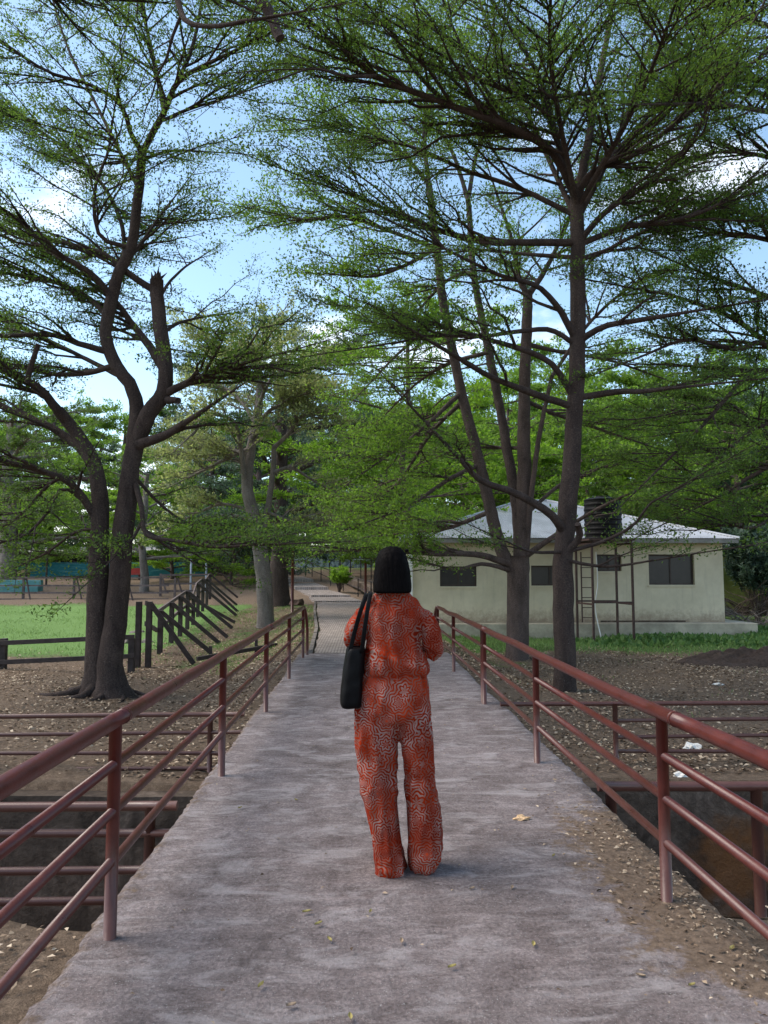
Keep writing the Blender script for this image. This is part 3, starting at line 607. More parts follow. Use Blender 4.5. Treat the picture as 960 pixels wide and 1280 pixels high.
def leaves_on(rng, P, per, size, wr, up=0.5, off=0.05, t0=0.1, flatn=0.45):
    N, K, _ = P.shape; cnt = rng.poisson(per, N); idx = np.repeat(np.arange(N), cnt); n = len(idx)
    t = 1 - (1 - t0) * rng.random(n) ** 1.1; f = np.clip(t, 0, 1) * (K - 1) * 0.9999; k = f.astype(int); f = (f - k)[:, None]
    p = P[idx, k] * (1 - f) + P[idx, k + 1] * f + rng.normal(0, off, (n, 3)) * np.array([1, 1, .6])
    tg = P[idx, k + 1] - P[idx, k]; tg /= np.linalg.norm(tg, axis=1, keepdims=True) + 1e-9
    D = tg * 0.5 + rng.normal(0, .7, (n, 3)); D[:, 2] += up * 0.6; D /= np.linalg.norm(D, axis=1, keepdims=True) + 1e-9
    Nn = np.array([0, 0, 1.]) + rng.normal(0, flatn, (n, 3))
    L_ = size * rng.uniform(.6, 1.35, n)
    return leaftris(p, D, Nn, L_, L_ * wr) if size > .13 else leafquads(p, D, Nn, L_, L_ * wr)
def limb_mesh(pts, r0, r1, S=10, flare=0.0, seed=0, dens=5):
    pts = np.asarray(pts, float); ln = np.linalg.norm(np.diff(pts, axis=0), axis=1).sum()
    n = int(max(6, ln * dens)); C = catmull(pts, n); s = np.linspace(0, 1, n)
    rr_ = np.random.default_rng(seed); R = r0 + (r1 - r0) * s
    R = R * (1 + (0.025 if r0 > .09 else .05) * np.interp(s, np.linspace(0, 1, max(4, n // 3)), rr_.normal(0, 1, max(4, n // 3))))
    if flare: R = R * (1 + flare * np.exp(-s * ln / 0.28))
    C[1:-1] += rr_.normal(0, 0.006, (n - 2, 3)) * min(1, r0 / 0.15)
    return C, R
def add_limb(name, C, R, mat, parent, S=10, flare=0.0, seed=0):
    V, Fq_ = tubes(C[None], R[None], S); n = len(C)
    if flare:                                  # root buttresses
        Vv = V.reshape(n, S, 3); a = np.arange(S) / S * 2 * np.pi; h = np.linalg.norm(np.cumsum(np.vstack([np.zeros(3), np.diff(C, axis=0)]), axis=0), axis=1)
        lob = (0.5 + 0.5 * np.cos(a * 3 + seed)) ** 2 * 0.8 + (0.5 + 0.5 * np.cos(a * 5 + 2 + seed)) ** 3 * .5
        fac = 1 + flare * 1.1 * lob[None] * np.exp(-h / 0.22)[:, None]
        Vv[:] = C[:, None] + (Vv - C[:, None]) * np.stack([fac, fac, np.ones_like(fac)], -1)
        V = Vv.reshape(-1, 3)
    mb_ = MB().add(V, Fq_); b0 = (n - 1) * S
    mb_.F.append(tuple(b0 + i for i in reversed(range(S)))); mb_.F.append(tuple(range(S)))
    return mb_.build(name, mat, parent, smooth=True)
def tree(name, label, base, trunks, limbs, leafmat, bark, seed, group=None, l2=(2.2, 1.5), l3=(5, .45), leaf=(22, .055, .5), rise=0.14, cat='tree', S=10, extra=(), jit=0.12, off=0.05, minr2=0.004):
    """trunks: (pts, r0, r1, flare); limbs: (pts, r0, r1, leafy 0..1)"""
    rng = np.random.default_rng(seed); root = empty(name, tuple(base), label, cat, group)
    TR = []
    for i, (pts, r0, r1, fl) in enumerate(trunks):
        C, R = limb_mesh(pts, r0, r1, 14, fl, seed + i); add_limb('trunk', C, R, bark, root, 14, fl, seed + i)
    K = 10; PP = []; RR = []; WT = []
    for i, (pts, r0, r1, lf) in enumerate(limbs):
        C, R = limb_mesh(pts, r0, r1, S, 0, seed * 7 + i); add_limb('branch', C, R, bark, root, S)
        if lf > 0:
            idx = np.linspace(0, len(C) - 1, K); f = idx - idx.astype(int); k = np.minimum(idx.astype(int), len(C) - 2)
            PP.append(C[k] * (1 - f)[:, None] + C[k + 1] * f[:, None]); RR.append(np.interp(idx, np.arange(len(R)), R)); WT.append(lf)
    PP = np.array(PP); RR = np.array(RR); WT = np.array(WT)
    A, AR = [], []
    for lf in np.unique(WT):
        k = WT == lf; a, ar = sprout(rng, PP[k], RR[k], l2[0] * lf, l2[1], 0.004, 0.035, 7, 0.18, 1.0, 0.95, rise, 0.4, jit); A.append(a); AR.append(ar)
    # a terminal spray carries on from every limb end
    e = PP[:, -1]; tg = PP[:, -1] - PP[:, -3]; tg /= np.linalg.norm(tg, axis=1, keepdims=True); s = np.linspace(0, 1, 7)
    A.append(e[:, None] + tg[:, None] * s[None, :, None] * l2[1]); AR.append(RR[:, -1][:, None] * (1 - s)[None] * .9 + 0.004)
    A = np.concatenate(A); AR = np.concatenate(AR)
    B, BR = sprout(rng, A, AR, l3[0], l3[1], 0.0022, 0.010, 3, 0.12, 1.0, 0.85, rise * .7, 0.3, jit, 0.15, taper=.35)
    BR = np.maximum(BR, minr2 * .5)
    V1, F1 = tubes(A, np.maximum(AR, minr2), 5); V2, F2 = tubes(B, BR, 3)
    tw = link('twigs', npmesh('twigs', np.vstack([V1, V2]), np.vstack([F1, F2 + len(V1)]), True), bark, root); tag(tw, kind='stuff')
    Vl, Fl = leaves_on(rng, B, leaf[0], leaf[1], leaf[2], off=off); Va, Fa = leaves_on(rng, A, leaf[0] * .8, leaf[1], leaf[2], t0=.45, off=off)
    lo = link('crown', npmesh('crown', np.vstack([Vl, Va]), np.vstack([Fl, Fa + len(Vl)])), leafmat, root); tag(lo, kind='stuff')
    print(name, 'limbs', len(limbs), 'L2', len(A), 'L3', len(B), 'leaves', len(Fl) + len(Fa))
    return root
def px_path(pts, D0, D1=None):                 # photograph points -> world, the depth running from D0 to D1
    D1 = D0 if D1 is None else D1; n = len(pts)
    return [W(x, y, D0 + (D1 - D0) * i / (n - 1)) for i, (x, y) in enumerate(pts)]

# --- forked tree on the left
DL = 13.3; s_ = DL / FPX
lb = W(130, 868, DL); lb[2] = ground_z(lb[0], lb[1])
TL = [([W(122, 885, DL), W(122, 830, DL), W(121, 760, DL), W(124, 690, DL), W(125, 630, DL), W(118, 580, DL - .05), W(98, 545, DL - .1), W(72, 512, DL - .3)], 15 * s_, 7 * s_, 0.8),
      ([W(140, 885, DL - .1), W(138, 830, DL - .1), W(146, 760, DL - .1), W(154, 660, DL - .1), W(162, 595, DL - .05), W(169, 552, DL), W(180, 528, DL - .05)], 16 * s_, 9 * s_, 0.9),
      ([W(162, 585, DL), W(168, 548, DL), W(171, 510, DL), W(163, 482, DL), W(142, 452, DL), W(133, 420, DL), W(135, 390, DL), W(146, 350, DL), W(164, 310, DL), W(172, 250, DL), W(178, 190, DL)], 10 * s_, 5.5 * s_, 0),
      ([W(164, 580, DL), W(171, 550, DL), W(187, 515, DL - .1), W(205, 490, DL - .1), W(206, 450, DL - .1), W(199, 400, DL - .1), W(196, 350, DL - .1)], 11 * s_, 8.5 * s_, 0)]
q = px_path
LL = [(q([(178, 190), (205, 140), (225, 100), (270, 75), (330, 45)], DL, 12), 4.5 * s_, 1.5 * s_, 1),
      (q([(205, 140), (196, 90), (180, 20), (170, -60)], DL, 13.5), 3 * s_, 1.2 * s_, 1),
      (q([(205, 135), (240, 60), (255, -20), (260, -80)], DL - .3, 12.5), 3 * s_, 1.2 * s_, 1),
      (q([(178, 190), (165, 170), (150, 130), (110, 105), (60, 90), (0, 50)], DL, 12), 3.5 * s_, 1.3 * s_, 1),
      (q([(173, 235), (150, 190), (120, 130), (85, 60), (60, -20)], DL, 14.5), 3 * s_, 1.2 * s_, 1),
      (q([(205, 150), (240, 135), (290, 120), (330, 100)], DL - .4, 13.8), 2.4 * s_, 1 * s_, .9),
      (q([(178, 200), (205, 190), (230, 188), (250, 190)], DL, 14.2), 2.2 * s_, 1 * s_, .25),
      (q([(165, 310), (125, 295), (118, 240), (135, 190), (140, 150)], DL, 12.6), 3 * s_, 1.2 * s_, .8),
      (q([(140, 372), (112, 340), (60, 310), (25, 275), (-40, 240)], DL, 12), 4.5 * s_, 1.6 * s_, 1),
      (q([(196, 365), (165, 345), (130, 318), (85, 305), (20, 290), (-60, 280)], DL, 14.2), 5 * s_, 1.6 * s_, 1),
      (q([(138, 400), (110, 372), (60, 350), (0, 340), (-60, 330)], DL, 15), 4 * s_, 1.5 * s_, 1),
      (q([(158, 326), (180, 300), (200, 270), (215, 250)], DL, 14.2), 3 * s_, 1.2 * s_, 1.1),
      (q([(196, 380), (210, 355), (230, 335), (245, 325)], DL, 15), 2.6 * s_, 1 * s_, .5),
      (q([(204, 462), (186, 432), (166, 406), (150, 384), (118, 350), (70, 318), (10, 300)], DL, 15), 6 * s_, 1.6 * s_, .9),
      (q([(200, 420), (220, 405), (245, 398), (265, 395)], DL, 14.8), 2.6 * s_, 1.1 * s_, .7),
      (q([(205, 493), (235, 478), (270, 465), (318, 450)], DL - .1, 12.4), 5.5 * s_, 2.0 * s_, 1.7),
      (q([(172, 556), (205, 545), (230, 529)], DL - .1, 12.6), 6.5 * s_, 4 * s_, .25),
      (q([(205, 500), (215, 500), (223, 501)], DL - .1, 12.9), 5 * s_, 4 * s_, 0),
      (q([(136, 440), (100, 430), (60, 418), (0, 420), (-60, 410)], DL, 12.3), 4 * s_, 1.6 * s_, 1),
      (q([(146, 456), (110, 466), (70, 468), (20, 460), (-50, 470)], DL, 14.3), 4 * s_, 1.5 * s_, 1),
      (q([(90, 534), (70, 510), (45, 482), (0, 462), (-60, 440)], DL - .1, 11.8), 7 * s_, 2.5 * s_, 1),
      (q([(122, 590), (100, 560), (65, 535), (20, 515), (-50, 480)], DL, 14), 7 * s_, 2.5 * s_, 1),
      (q([(34, 478), (38, 460), (48, 430)], 12.2, 12.0), 3.2 * s_, 2.5 * s_, 0),
      (q([(118, 645), (90, 605), (55, 590), (0, 575), (-60, 560)], DL, 12), 5 * s_, 1.8 * s_, 1),
      (q([(120, 640), (80, 610), (60, 640), (30, 670), (-10, 680)], DL, 12.5), 2.6 * s_, 1 * s_, .8),
      (q([(168, 600), (177, 635), (183, 668), (220, 676), (270, 684), (320, 680)], DL - .1, 12), 3.8 * s_, 1.2 * s_, 1),
      (q([(172, 600), (200, 630), (235, 655), (280, 670)], DL - .1, 13.6), 2.2 * s_, .9 * s_, 1),
      (q([(176, 655), (165, 675), (150, 690)], DL - .2, 12.5), 2.2 * s_, 1 * s_, .5),
      (q([(122, 600), (70, 600), (30, 640), (0, 660)], DL, 15), 3 * s_, 1.2 * s_, 1),
      (q([(125, 660), (95, 665), (60, 690), (40, 700)], DL, 14.5), 2.2 * s_, 1 * s_, .8),
      (q([(133, 430), (155, 300), (120, 220), (60, 170), (0, 130)], DL + .2, 16), 3.5 * s_, 1.4 * s_, 1),
      (q([(150, 470), (90, 440), (10, 400), (-30, 380)], DL + .2, 16), 3.5 * s_, 1.4 * s_, 1)]
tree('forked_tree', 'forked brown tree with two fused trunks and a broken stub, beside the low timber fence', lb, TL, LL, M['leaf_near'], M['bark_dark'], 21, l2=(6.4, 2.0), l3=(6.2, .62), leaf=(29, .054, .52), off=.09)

ft = bpy.data.objects['forked_tree']; tp_ = W(196, 351, DL - .1); rj = np.random.default_rng(77); jm = MB()
for i in range(11):
    a = i * .57 + rj.normal(0, .2); c0 = tp_ + np.array([math.cos(a), math.sin(a), 0]) * .075 - [0, 0, .05]
    jm.tube([c0, c0 + [rj.normal(0, .015), 0, .10], c0 + [rj.normal(0, .04), 0, .16 + .14 * rj.random()]], [.04, .03, .004], 5)
jm.build('broken_tip', M['bark_dark'], ft)
for a, ln, r_ in ((3.4, 1.5, .085), (4.0, 1.0, .10), (4.7, .8, .11), (5.5, .9, .11), (0.1, 1.0, .09), (2.6, 1.3, .08), (1.3, .9, .09)):
    pts = []
    for f in np.linspace(.05, 1, 7):
        x_ = lb[0] + math.cos(a + .25 * math.sin(f * 4)) * (.12 + ln * f * .75); y_ = lb[1] + math.sin(a + .25 * math.sin(f * 4)) * (.12 + ln * f * .75)
        pts.append((x_, y_, float(ground_z(x_, y_)) + .26 * math.exp(-f * 4.5) + .02 - .05 * f))
    C = catmull(pts, 16); MB().tube(C, np.linspace(r_, .02, 16), 9).build('root', M['bark_dark'], ft, smooth=True)
# --- tall straight tree on the right
DR = 13.1; s_ = DR / FPX
rb = W(706, 868, DR); rb[2] = ground_z(rb[0], rb[1])
TR = [([W(707, 885, DR), W(706, 830, DR), W(704, 760, DR), W(704, 700, DR), W(709, 640, DR), W(715, 567, DR), W(719, 500, DR), W(722, 420, DR), W(722, 330, DR), W(721, 240, DR)], 14.5 * s_, 8.5 * s_, 0.25)]
LR = [(q([(722, 245), (735, 180), (746, 110), (762, 30), (770, -60)], DR, 13.5), 6.5 * s_, 2.5 * s_, 1),
      (q([(722, 248), (690, 190), (640, 160), (560, 130), (470, 95), (415, 50)], DR, 10.5), 6.5 * s_, 2 * s_, 1),
      (q([(722, 252), (704, 200), (690, 150), (678, 105), (648, 50), (600, -20)], DR, 12), 5 * s_, 1.8 * s_, 1),
      (q([(722, 245), (740, 215), (790, 195), (850, 150), (900, 110), (965, 60)], DR, 11.5), 4.5 * s_, 1.6 * s_, 1),
      (q([(726, 235), (770, 190), (830, 120), (870, 60), (900, -30)], DR, 14.5), 4 * s_, 1.5 * s_, 1),
      (q([(724, 302), (760, 262), (820, 222), (868, 172), (890, 120), (930, 50)], DR, 11.2), 4.6 * s_, 1.6 * s_, .8),
      (q([(724, 306), (780, 284), (840, 276), (900, 255), (965, 210)], DR, 12.5), 4.2 * s_, 1.5 * s_, .9),
      (q([(724, 325), (760, 312), (800, 292), (850, 280)], DR, 15), 3.6 * s_, 1.3 * s_, .9),
      (q([(720, 303), (650, 303), (600, 302), (540, 285), (485, 262), (440, 245)], DR, 12), 5 * s_, 1.4 * s_, 1),
      (q([(720, 270), (650, 236), (580, 212), (520, 185), (450, 170)], DR, 14), 3.6 * s_, 1.3 * s_, 1),
      (q([(720, 322), (660, 318), (600, 312), (560, 318)], DR, 15), 3 * s_, 1.2 * s_, .9),
      (q([(720, 425), (700, 388), (672, 358), (630, 346), (590, 328), (535, 300)], DR, 11.5), 4.4 * s_, 1.4 * s_, .9),
      (q([(720, 432), (690, 413), (650, 414), (600, 421), (540, 420), (490, 430)], DR, 11.8), 3.6 * s_, 1.2 * s_, .8),
      (q([(722, 428), (755, 408), (800, 400), (850, 392)], DR, 12.0), 4.6 * s_, 2.2 * s_, .18),
      (q([(724, 497), (770, 490), (800, 489), (838, 485)], DR, 12.2), 4.6 * s_, 2.4 * s_, .15),
      (q([(716, 495), (690, 455), (650, 436), (612, 425)], DR, 12.4), 4.4 * s_, 2.6 * s_, .1),
      (q([(714, 508), (662, 490), (620, 474), (580, 452)], DR, 11.9), 4.6 * s_, 2.8 * s_, .1),
      (q([(706, 668), (688, 642), (640, 615), (600, 600), (568, 566)], DR, 11.8), 6 * s_, 2.6 * s_, .12),
      (q([(708, 690), (724, 672), (722, 655)], DR - .1, 12.6), 5 * s_, 4 * s_, 0),
      (q([(708, 690), (750, 678), (790, 658), (812, 630), (830, 620)], DR - .1, 11.6), 2.6 * s_, 1 * s_, .1),
      (q([(706, 700), (750, 708), (790, 705), (815, 700)], DR - .1, 12), 2.4 * s_, 1 * s_, .12),
      (q([(704, 690), (665, 690), (640, 680)], DR - .1, 12), 2.4 * s_, 1 * s_, .3),
      (q([(722, 280), (700, 230), (640, 100), (610, 30), (580, -60)], DR, 15.5), 4 * s_, 1.4 * s_, 1),
      (q([(724, 270), (760, 200), (800, 100), (820, 20), (830, -60)], DR, 15.5), 4 * s_, 1.4 * s_, 1),
      (q([(745, 115), (720, 118), (660, 120), (600, 100), (540, 60)], 13.2, 11), 3.2 * s_, 1.2 * s_, 1),
      (q([(560, 130), (520, 90), (480, 20), (460, -50)], 11.6, 10.5), 2.8 * s_, 1.1 * s_, 1),
      (q([(640, 160), (600, 100), (560, 20), (540, -60)], 12.4, 11.5), 2.8 * s_, 1.1 * s_, 1),
      (q([(470, 95), (430, 95), (390, 85), (350, 100)], 10.5, 9.8), 2 * s_, .8 * s_, 1),
      (q([(722, 260), (800, 120), (860, -40)], DR, 9.5), 3.5 * s_, 1.4 * s_, 1),
      (q([(722, 262), (690, 90), (690, -60)], DR, 9.8), 3.5 * s_, 1.4 * s_, 1)]
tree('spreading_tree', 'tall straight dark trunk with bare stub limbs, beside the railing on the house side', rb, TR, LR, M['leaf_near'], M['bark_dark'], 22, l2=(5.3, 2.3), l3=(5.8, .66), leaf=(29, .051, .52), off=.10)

# --- multi-stemmed tree in front of the house
D2 = 18.2; s_ = D2 / FPX
b2 = W(648, 826, D2); b2[2] = ground_z(b2[0], b2[1])
T2 = [([W(646, 840, D2), W(647, 790, D2), W(648, 730, D2), W(648, 695, D2)], 13.5 * s_, 14.5 * s_, .25),
      ([W(644, 715, D2), W(628, 690, D2), W(614, 640, D2), W(600, 580, D2), W(577, 490, D2), W(556, 390, D2), W(546, 310, D2), W(536, 230, D2)], 9 * s_, 4.5 * s_, 0),
      ([W(650, 710, D2 + .2), W(646, 640, D2 + .3), W(632, 550, D2 + .4), W(611, 440, D2 + .4), W(592, 340, D2 + .5), W(585, 250, D2 + .5)], 8 * s_, 3.5 * s_, 0),
      ([W(652, 710, D2), W(655, 600, D2), W(655, 500, D2), W(658, 420, D2), W(660, 365, D2)], 9.5 * s_, 6 * s_, 0),
      ([W(656, 710, D2), W(664, 620, D2 - .2), W(675, 540, D2 - .2), W(690, 470, D2 - .2)], 4 * s_, 2.5 * s_, 0)]
L2_ = [(q([(660, 370), (648, 345), (640, 300), (620, 240)], D2, 18), 4.2 * s_, 1.6 * s_, 1),
       (q([(660, 370), (680, 340), (705, 290), (730, 220)], D2, 19), 4.2 * s_, 1.6 * s_, 1),
       (q([(644, 708), (600, 694), (545, 692), (500, 690), (440, 686)], D2, 16), 4.5 * s_, 1.4 * s_, .9),
       (q([(650, 700), (690, 672), (740, 640), (780, 620)], D2, 17), 4 * s_, 1.4 * s_, .12),
       (q([(645, 715), (605, 705), (570, 712), (540, 705)], D2, 17), 3 * s_, 1.2 * s_, .4),
       (q([(600, 580), (560, 600), (515, 630), (480, 645)], D2, 17), 3.2 * s_, 1.1 * s_, 1),
       (q([(612, 640), (560, 660), (520, 665), (470, 670)], D2, 20), 3 * s_, 1.1 * s_, 1),
       (q([(577, 490), (545, 520), (505, 555), (470, 580)], D2, 17), 3.2 * s_, 1.1 * s_, 1.2),
       (q([(580, 500), (540, 540), (500, 600), (465, 630)], D2, 19.5), 3 * s_, 1.1 * s_, 1.2),
       (q([(556, 390), (530, 415), (500, 440), (475, 465)], D2, 17), 3 * s_, 1.1 * s_, 1.2),
       (q([(546, 310), (510, 330), (470, 345), (440, 345)], D2, 16.5), 3 * s_, 1.1 * s_, 1.1),
       (q([(546, 310), (490, 290), (430, 270), (385, 275), (350, 268)], D2, 17), 3 * s_, 1.1 * s_, 1.2),
       (q([(536, 230), (500, 190), (450, 160), (390, 160)], D2, 17.5), 3 * s_, 1.1 * s_, 1.2),
       (q([(536, 230), (530, 160), (540, 80), (560, 20)], D2, 19), 3 * s_, 1.1 * s_, 1),
       (q([(585, 250), (560, 180), (500, 100), (440, 40)], D2, 19), 3 * s_, 1.1 * s_, 1.2),
       (q([(585, 250), (600, 180), (640, 100), (680, 40)], D2, 20), 3 * s_, 1.1 * s_, 1),
       (q([(592, 340), (560, 350), (520, 390), (490, 410)], D2, 20), 3 * s_, 1.1 * s_, 1.2),
       (q([(611, 440), (560, 455), (520, 480), (485, 515)], D2, 20.5), 3 * s_, 1.1 * s_, 1.2),
       (q([(658, 430), (700, 440), (760, 450), (820, 470)], D2, 19), 3.2 * s_, 1.1 * s_, .9),
       (q([(655, 500), (700, 520), (760, 540), (820, 560)], D2, 19.5), 3 * s_, 1.1 * s_, .9),
       (q([(655, 560), (620, 560), (580, 560), (550, 570)], D2, 21), 2.8 * s_, 1.1 * s_, 1),
       (q([(690, 470), (740, 400), (800, 350), (850, 330)], D2, 18), 2.6 * s_, 1 * s_, .9),
       (q([(660, 640), (710, 600), (770, 580), (820, 570)], D2, 20), 2.6 * s_, 1 * s_, .4)]
tree('multi_stemmed_tree', 'tree dividing into several slim grey-brown stems from one trunk, in front of the cream house', b2, T2, L2_, M['leaf_mid'], M['bark_mid'], 23, l2=(6.0, 2.0), l3=(5.2, .7), leaf=(25, .074, .52), off=.11, minr2=.005)

# --- tree just outside the frame on the right, its branches reaching in
D3 = 15.5; s_ = D3 / FPX
b3 = W(1035, 850, D3); b3[2] = ground_z(b3[0], b3[1])
T3 = [([np.array([b3[0], b3[1], b3[2] - .3]), W(1036, 760, D3), W(1030, 640, D3), W(1032, 500, D3), W(1036, 330, D3), W(1030, 150, D3), W(1040, 0, D3)], 17 * s_, 6 * s_, .3)]
L3_ = [(q([(1032, 500), (960, 432), (920, 436), (860, 425), (800, 446)], D3, 13.5), 4.5 * s_, 1.4 * s_, .9),
       (q([(1032, 500), (965, 465), (930, 475), (880, 530), (830, 580)], D3, 13.5), 4 * s_, 1.3 * s_, 1),
       (q([(1032, 440), (965, 430), (920, 400), (850, 372), (790, 360)], D3, 14), 4 * s_, 1.3 * s_, .9),
       (q([(1034, 390), (960, 370), (900, 350), (850, 330)], D3, 16), 4 * s_, 1.3 * s_, 1),
       (q([(1034, 330), (960, 300), (900, 290), (830, 270)], D3, 14), 4 * s_, 1.3 * s_, 1.8),
       (q([(1034, 330), (970, 280), (910, 260), (850, 250)], D3, 16), 4 * s_, 1.3 * s_, 1.8),
       (q([(1034, 240), (970, 200), (900, 190), (840, 210)], D3, 15), 4 * s_, 1.3 * s_, 1.2),
       (q([(1034, 170), (970, 110), (910, 90), (860, 60)], D3, 13), 4 * s_, 1.3 * s_, 1.5),
       (q([(1034, 120), (970, 40), (920, 20), (860, -20)], D3, 14), 4 * s_, 1.3 * s_, 1.5),
       (q([(1032, 540), (960, 530), (900, 570), (850, 610)], D3, 14.5), 3.6 * s_, 1.2 * s_, 1),
       (q([(1032, 580), (970, 580), (900, 620), (860, 640)], D3, 16), 3.6 * s_, 1.2 * s_, 1),
       (q([(1032, 600), (980, 560), (900, 500), (820, 520)], D3, 17.5), 3.6 * s_, 1.2 * s_, 1.1),
       (q([(1032, 640), (980, 640), (940, 660), (900, 650)], D3, 14), 3 * s_, 1.1 * s_, .9),
       (q([(1034, 450), (1100, 430), (1180, 400)], D3, 15), 4 * s_, 1.3 * s_, 1),
       (q([(1034, 300), (1100, 250), (1180, 230)], D3, 16), 4 * s_, 1.3 * s_, 1),
       (q([(1036, 100), (1060, 20), (1080, -80)], D3, 15), 4 * s_, 1.3 * s_, 1),
       (q([(1034, 150), (960, 140), (900, 130), (830, 130)], D3, 11), 3.6 * s_, 1.2 * s_, 1.2)]
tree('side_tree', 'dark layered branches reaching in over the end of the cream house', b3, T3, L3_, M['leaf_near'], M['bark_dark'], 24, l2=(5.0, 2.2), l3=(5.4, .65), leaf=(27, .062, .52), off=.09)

# --- tree beside the viewer, its broken limb hanging over the walkway
b4 = np.array([-7.6, 5.6 + 3.0, -0.62])
T4 = [([b4 + [0, 0, -.2], b4 + [0.1, 0, 2.5], b4 + [0.2, .1, 5.5], b4 + [.1, 0, 8.6], b4 + [.2, -.2, 11]], .30, .12, .4)]
D4 = 8.0; s_ = D4 / FPX
L4_ = [([b4 + [.2, .1, 6.6], W(90, -120, D4), W(200, -90, D4), W(290, -40, D4), W(330, 5, D4), W(350, 48, D4)], .13, 6.5 * s_, 0),
       (q([(200, -90), (222, 0), (235, 28), (270, 33), (310, 25)], D4, 7.5), 4.5 * s_, 2.2 * s_, .5),
       ([b4 + [.1, 0, 7.4], W(60, -170, 8.4), W(160, -60, 8.8), W(260, -10, 9)], .07, .02, 1.2),
       ([b4 + [.1, 0, 7.6], W(100, -200, 9), W(300, -150, 9), W(460, -60, 8.6)], .07, .02, 1.2),
       ([b4 + [.1, 0, 8.0], W(-20, -60, 10), W(60, -10, 10.5), W(150, 0, 11)], .06, .02, 1.2),
       ([b4 + [.1, 0, 8.4], b4 + [2.0, -2, 9.6], b4 + [4.5, -3, 10]], .06, .02, 1),
       ([b4 + [.1, 0, 8.4], b4 + [-2.0, -1, 9.6], b4 + [-4.5, 1, 10]], .06, .02, 1),
       ([b4 + [.1, 0, 9.4], b4 + [-1.0, 2, 10.6], b4 + [-2.5, 4, 11]], .06, .02, 1),
       ([b4 + [.1, 0, 9.8], b4 + [2.0, 1.5, 11], b4 + [5, 2.4, 11.4]], .06, .02, 1)]
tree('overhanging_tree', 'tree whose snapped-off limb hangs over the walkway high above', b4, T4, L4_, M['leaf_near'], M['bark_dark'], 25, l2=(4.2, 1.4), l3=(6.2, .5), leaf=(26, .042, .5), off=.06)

# --- generic grower for the trees further off
def auto_tree(name, label, base, H, cr, z0, leafmat, bark, seed, group=None, r=0.2, nl=18, lean=(0, 0), flat=0.35, leaf=(16, .12, .5), l2=(2.6, 1.8), l3=(4.0, .65), rise=.15, cat='tree', cone=0.0, off=.1):
    rng = np.random.default_rng(seed); base = np.array(base, float)
    trunkp = [base + [0, 0, -.4]] + [base + np.array([lean[0] * f + rng.normal(0, .12), lean[1] * f + rng.normal(0, .12), H * .93 * f]) for f in (.12, .3, .5, .7, .88, 1)]
    tp = catmull(trunkp, 40)
    limbs = []
    for i in range(nl):
        f = z0 / H + (1 - z0 / H) * (i + rng.random()) / nl; a = i * 2.4 + rng.normal(0, .3)
        p = tp[min(39, int(f * 39))]
        prof = (1 - f) * cone + (1 - cone) * math.sqrt(max(.05, 1 - ((f - .45) / .62) ** 2)); ln = cr * prof * rng.uniform(.7, 1.15) + .5
        up = flat * rng.uniform(.4, 1.5)
        d = np.array([math.cos(a), math.sin(a), 0]); k1 = np.array([rng.normal(0, .1), rng.normal(0, .1), rng.normal(0, .08)]) * ln
        limbs.append(([p, p + d * ln * .35 + [0, 0, up * ln * .35] + k1 * .5, p + d * ln * .7 + [0, 0, up * ln * .55] + k1, p + d * ln + [0, 0, up * ln * .7]], r * .38 * (1.2 - .7 * f), .018, 1))
    return tree(name, label, base, [(trunkp, r, r * .35, .3)], limbs, leafmat, bark, seed, group, l2, l3, leaf, rise, cat, 7, off=off, minr2=.007)
def gp(px, D): p = W(px, 715, D); return np.array([p[0], D, float(ground_z(p[0], D))])
# pale gnarled tree on the lawn edge
b6 = W(333, 783, 25.5); b6[2] = ground_z(b6[0], b6[1]); s_ = 25.5 / FPX; D6 = 25.5
T6 = [([b6 + [0, 0, -.3], W(331, 740, D6), W(327, 700, D6), W(318, 650, D6), W(309, 610, D6), W(312, 570, D6), W(320, 530, D6), W(326, 480, D6)], 11 * s_, 4.5 * s_, .3),
      ([W(325, 690, D6 + .1), W(334, 640, D6 + .1), W(341, 590, D6 + .1), W(342, 560, D6)], 4.2 * s_, 3 * s_, 0)]
L6 = [(q([(309, 610), (303, 580), (300, 550), (290, 525), (262, 520), (240, 545)], D6, 24), 3.5 * s_, 1.2 * s_, 1),
      (q([(342, 560), (358, 545), (370, 530), (385, 515), (400, 530)], D6, 24.5), 3 * s_, 1 * s_, 1),
      (q([(326, 480), (318, 450), (330, 420), (345, 400)], D6, 26), 3.5 * s_, 1.2 * s_, 1),
      (q([(326, 490), (345, 470), (375, 455), (400, 450)], D6, 27), 3 * s_, 1 * s_, 1),
      (q([(320, 530), (300, 500), (270, 480), (245, 480)], D6, 27), 3 * s_, 1 * s_, 1),
      (q([(315, 550), (330, 520), (360, 500), (390, 490)], D6, 23.5), 3 * s_, 1 * s_, 1),
      (q([(314, 560), (290, 570), (250, 590), (230, 600)], D6, 25), 3 * s_, 1 * s_, 1),
      (q([(314, 570), (280, 560), (250, 560), (225, 570)], D6, 28), 3 * s_, 1 * s_, 1),
      (q([(341, 590), (365, 585), (390, 600), (410, 610)], D6, 26), 2.6 * s_, 1 * s_, 1),
      (q([(326, 480), (300, 455), (275, 440), (260, 430)], D6, 25), 2.6 * s_, 1 * s_, 1),
      (q([(322, 510), (330, 480), (300, 470), (310, 440)], D6, 22.5), 2.6 * s_, 1 * s_, 1),
      (q([(318, 640), (280, 630), (250, 640), (230, 650)], D6, 25), 2.2 * s_, 1 * s_, .8),
      (q([(334, 640), (360, 650), (385, 660), (400, 655)], D6, 26), 2.2 * s_, 1 * s_, .8)]
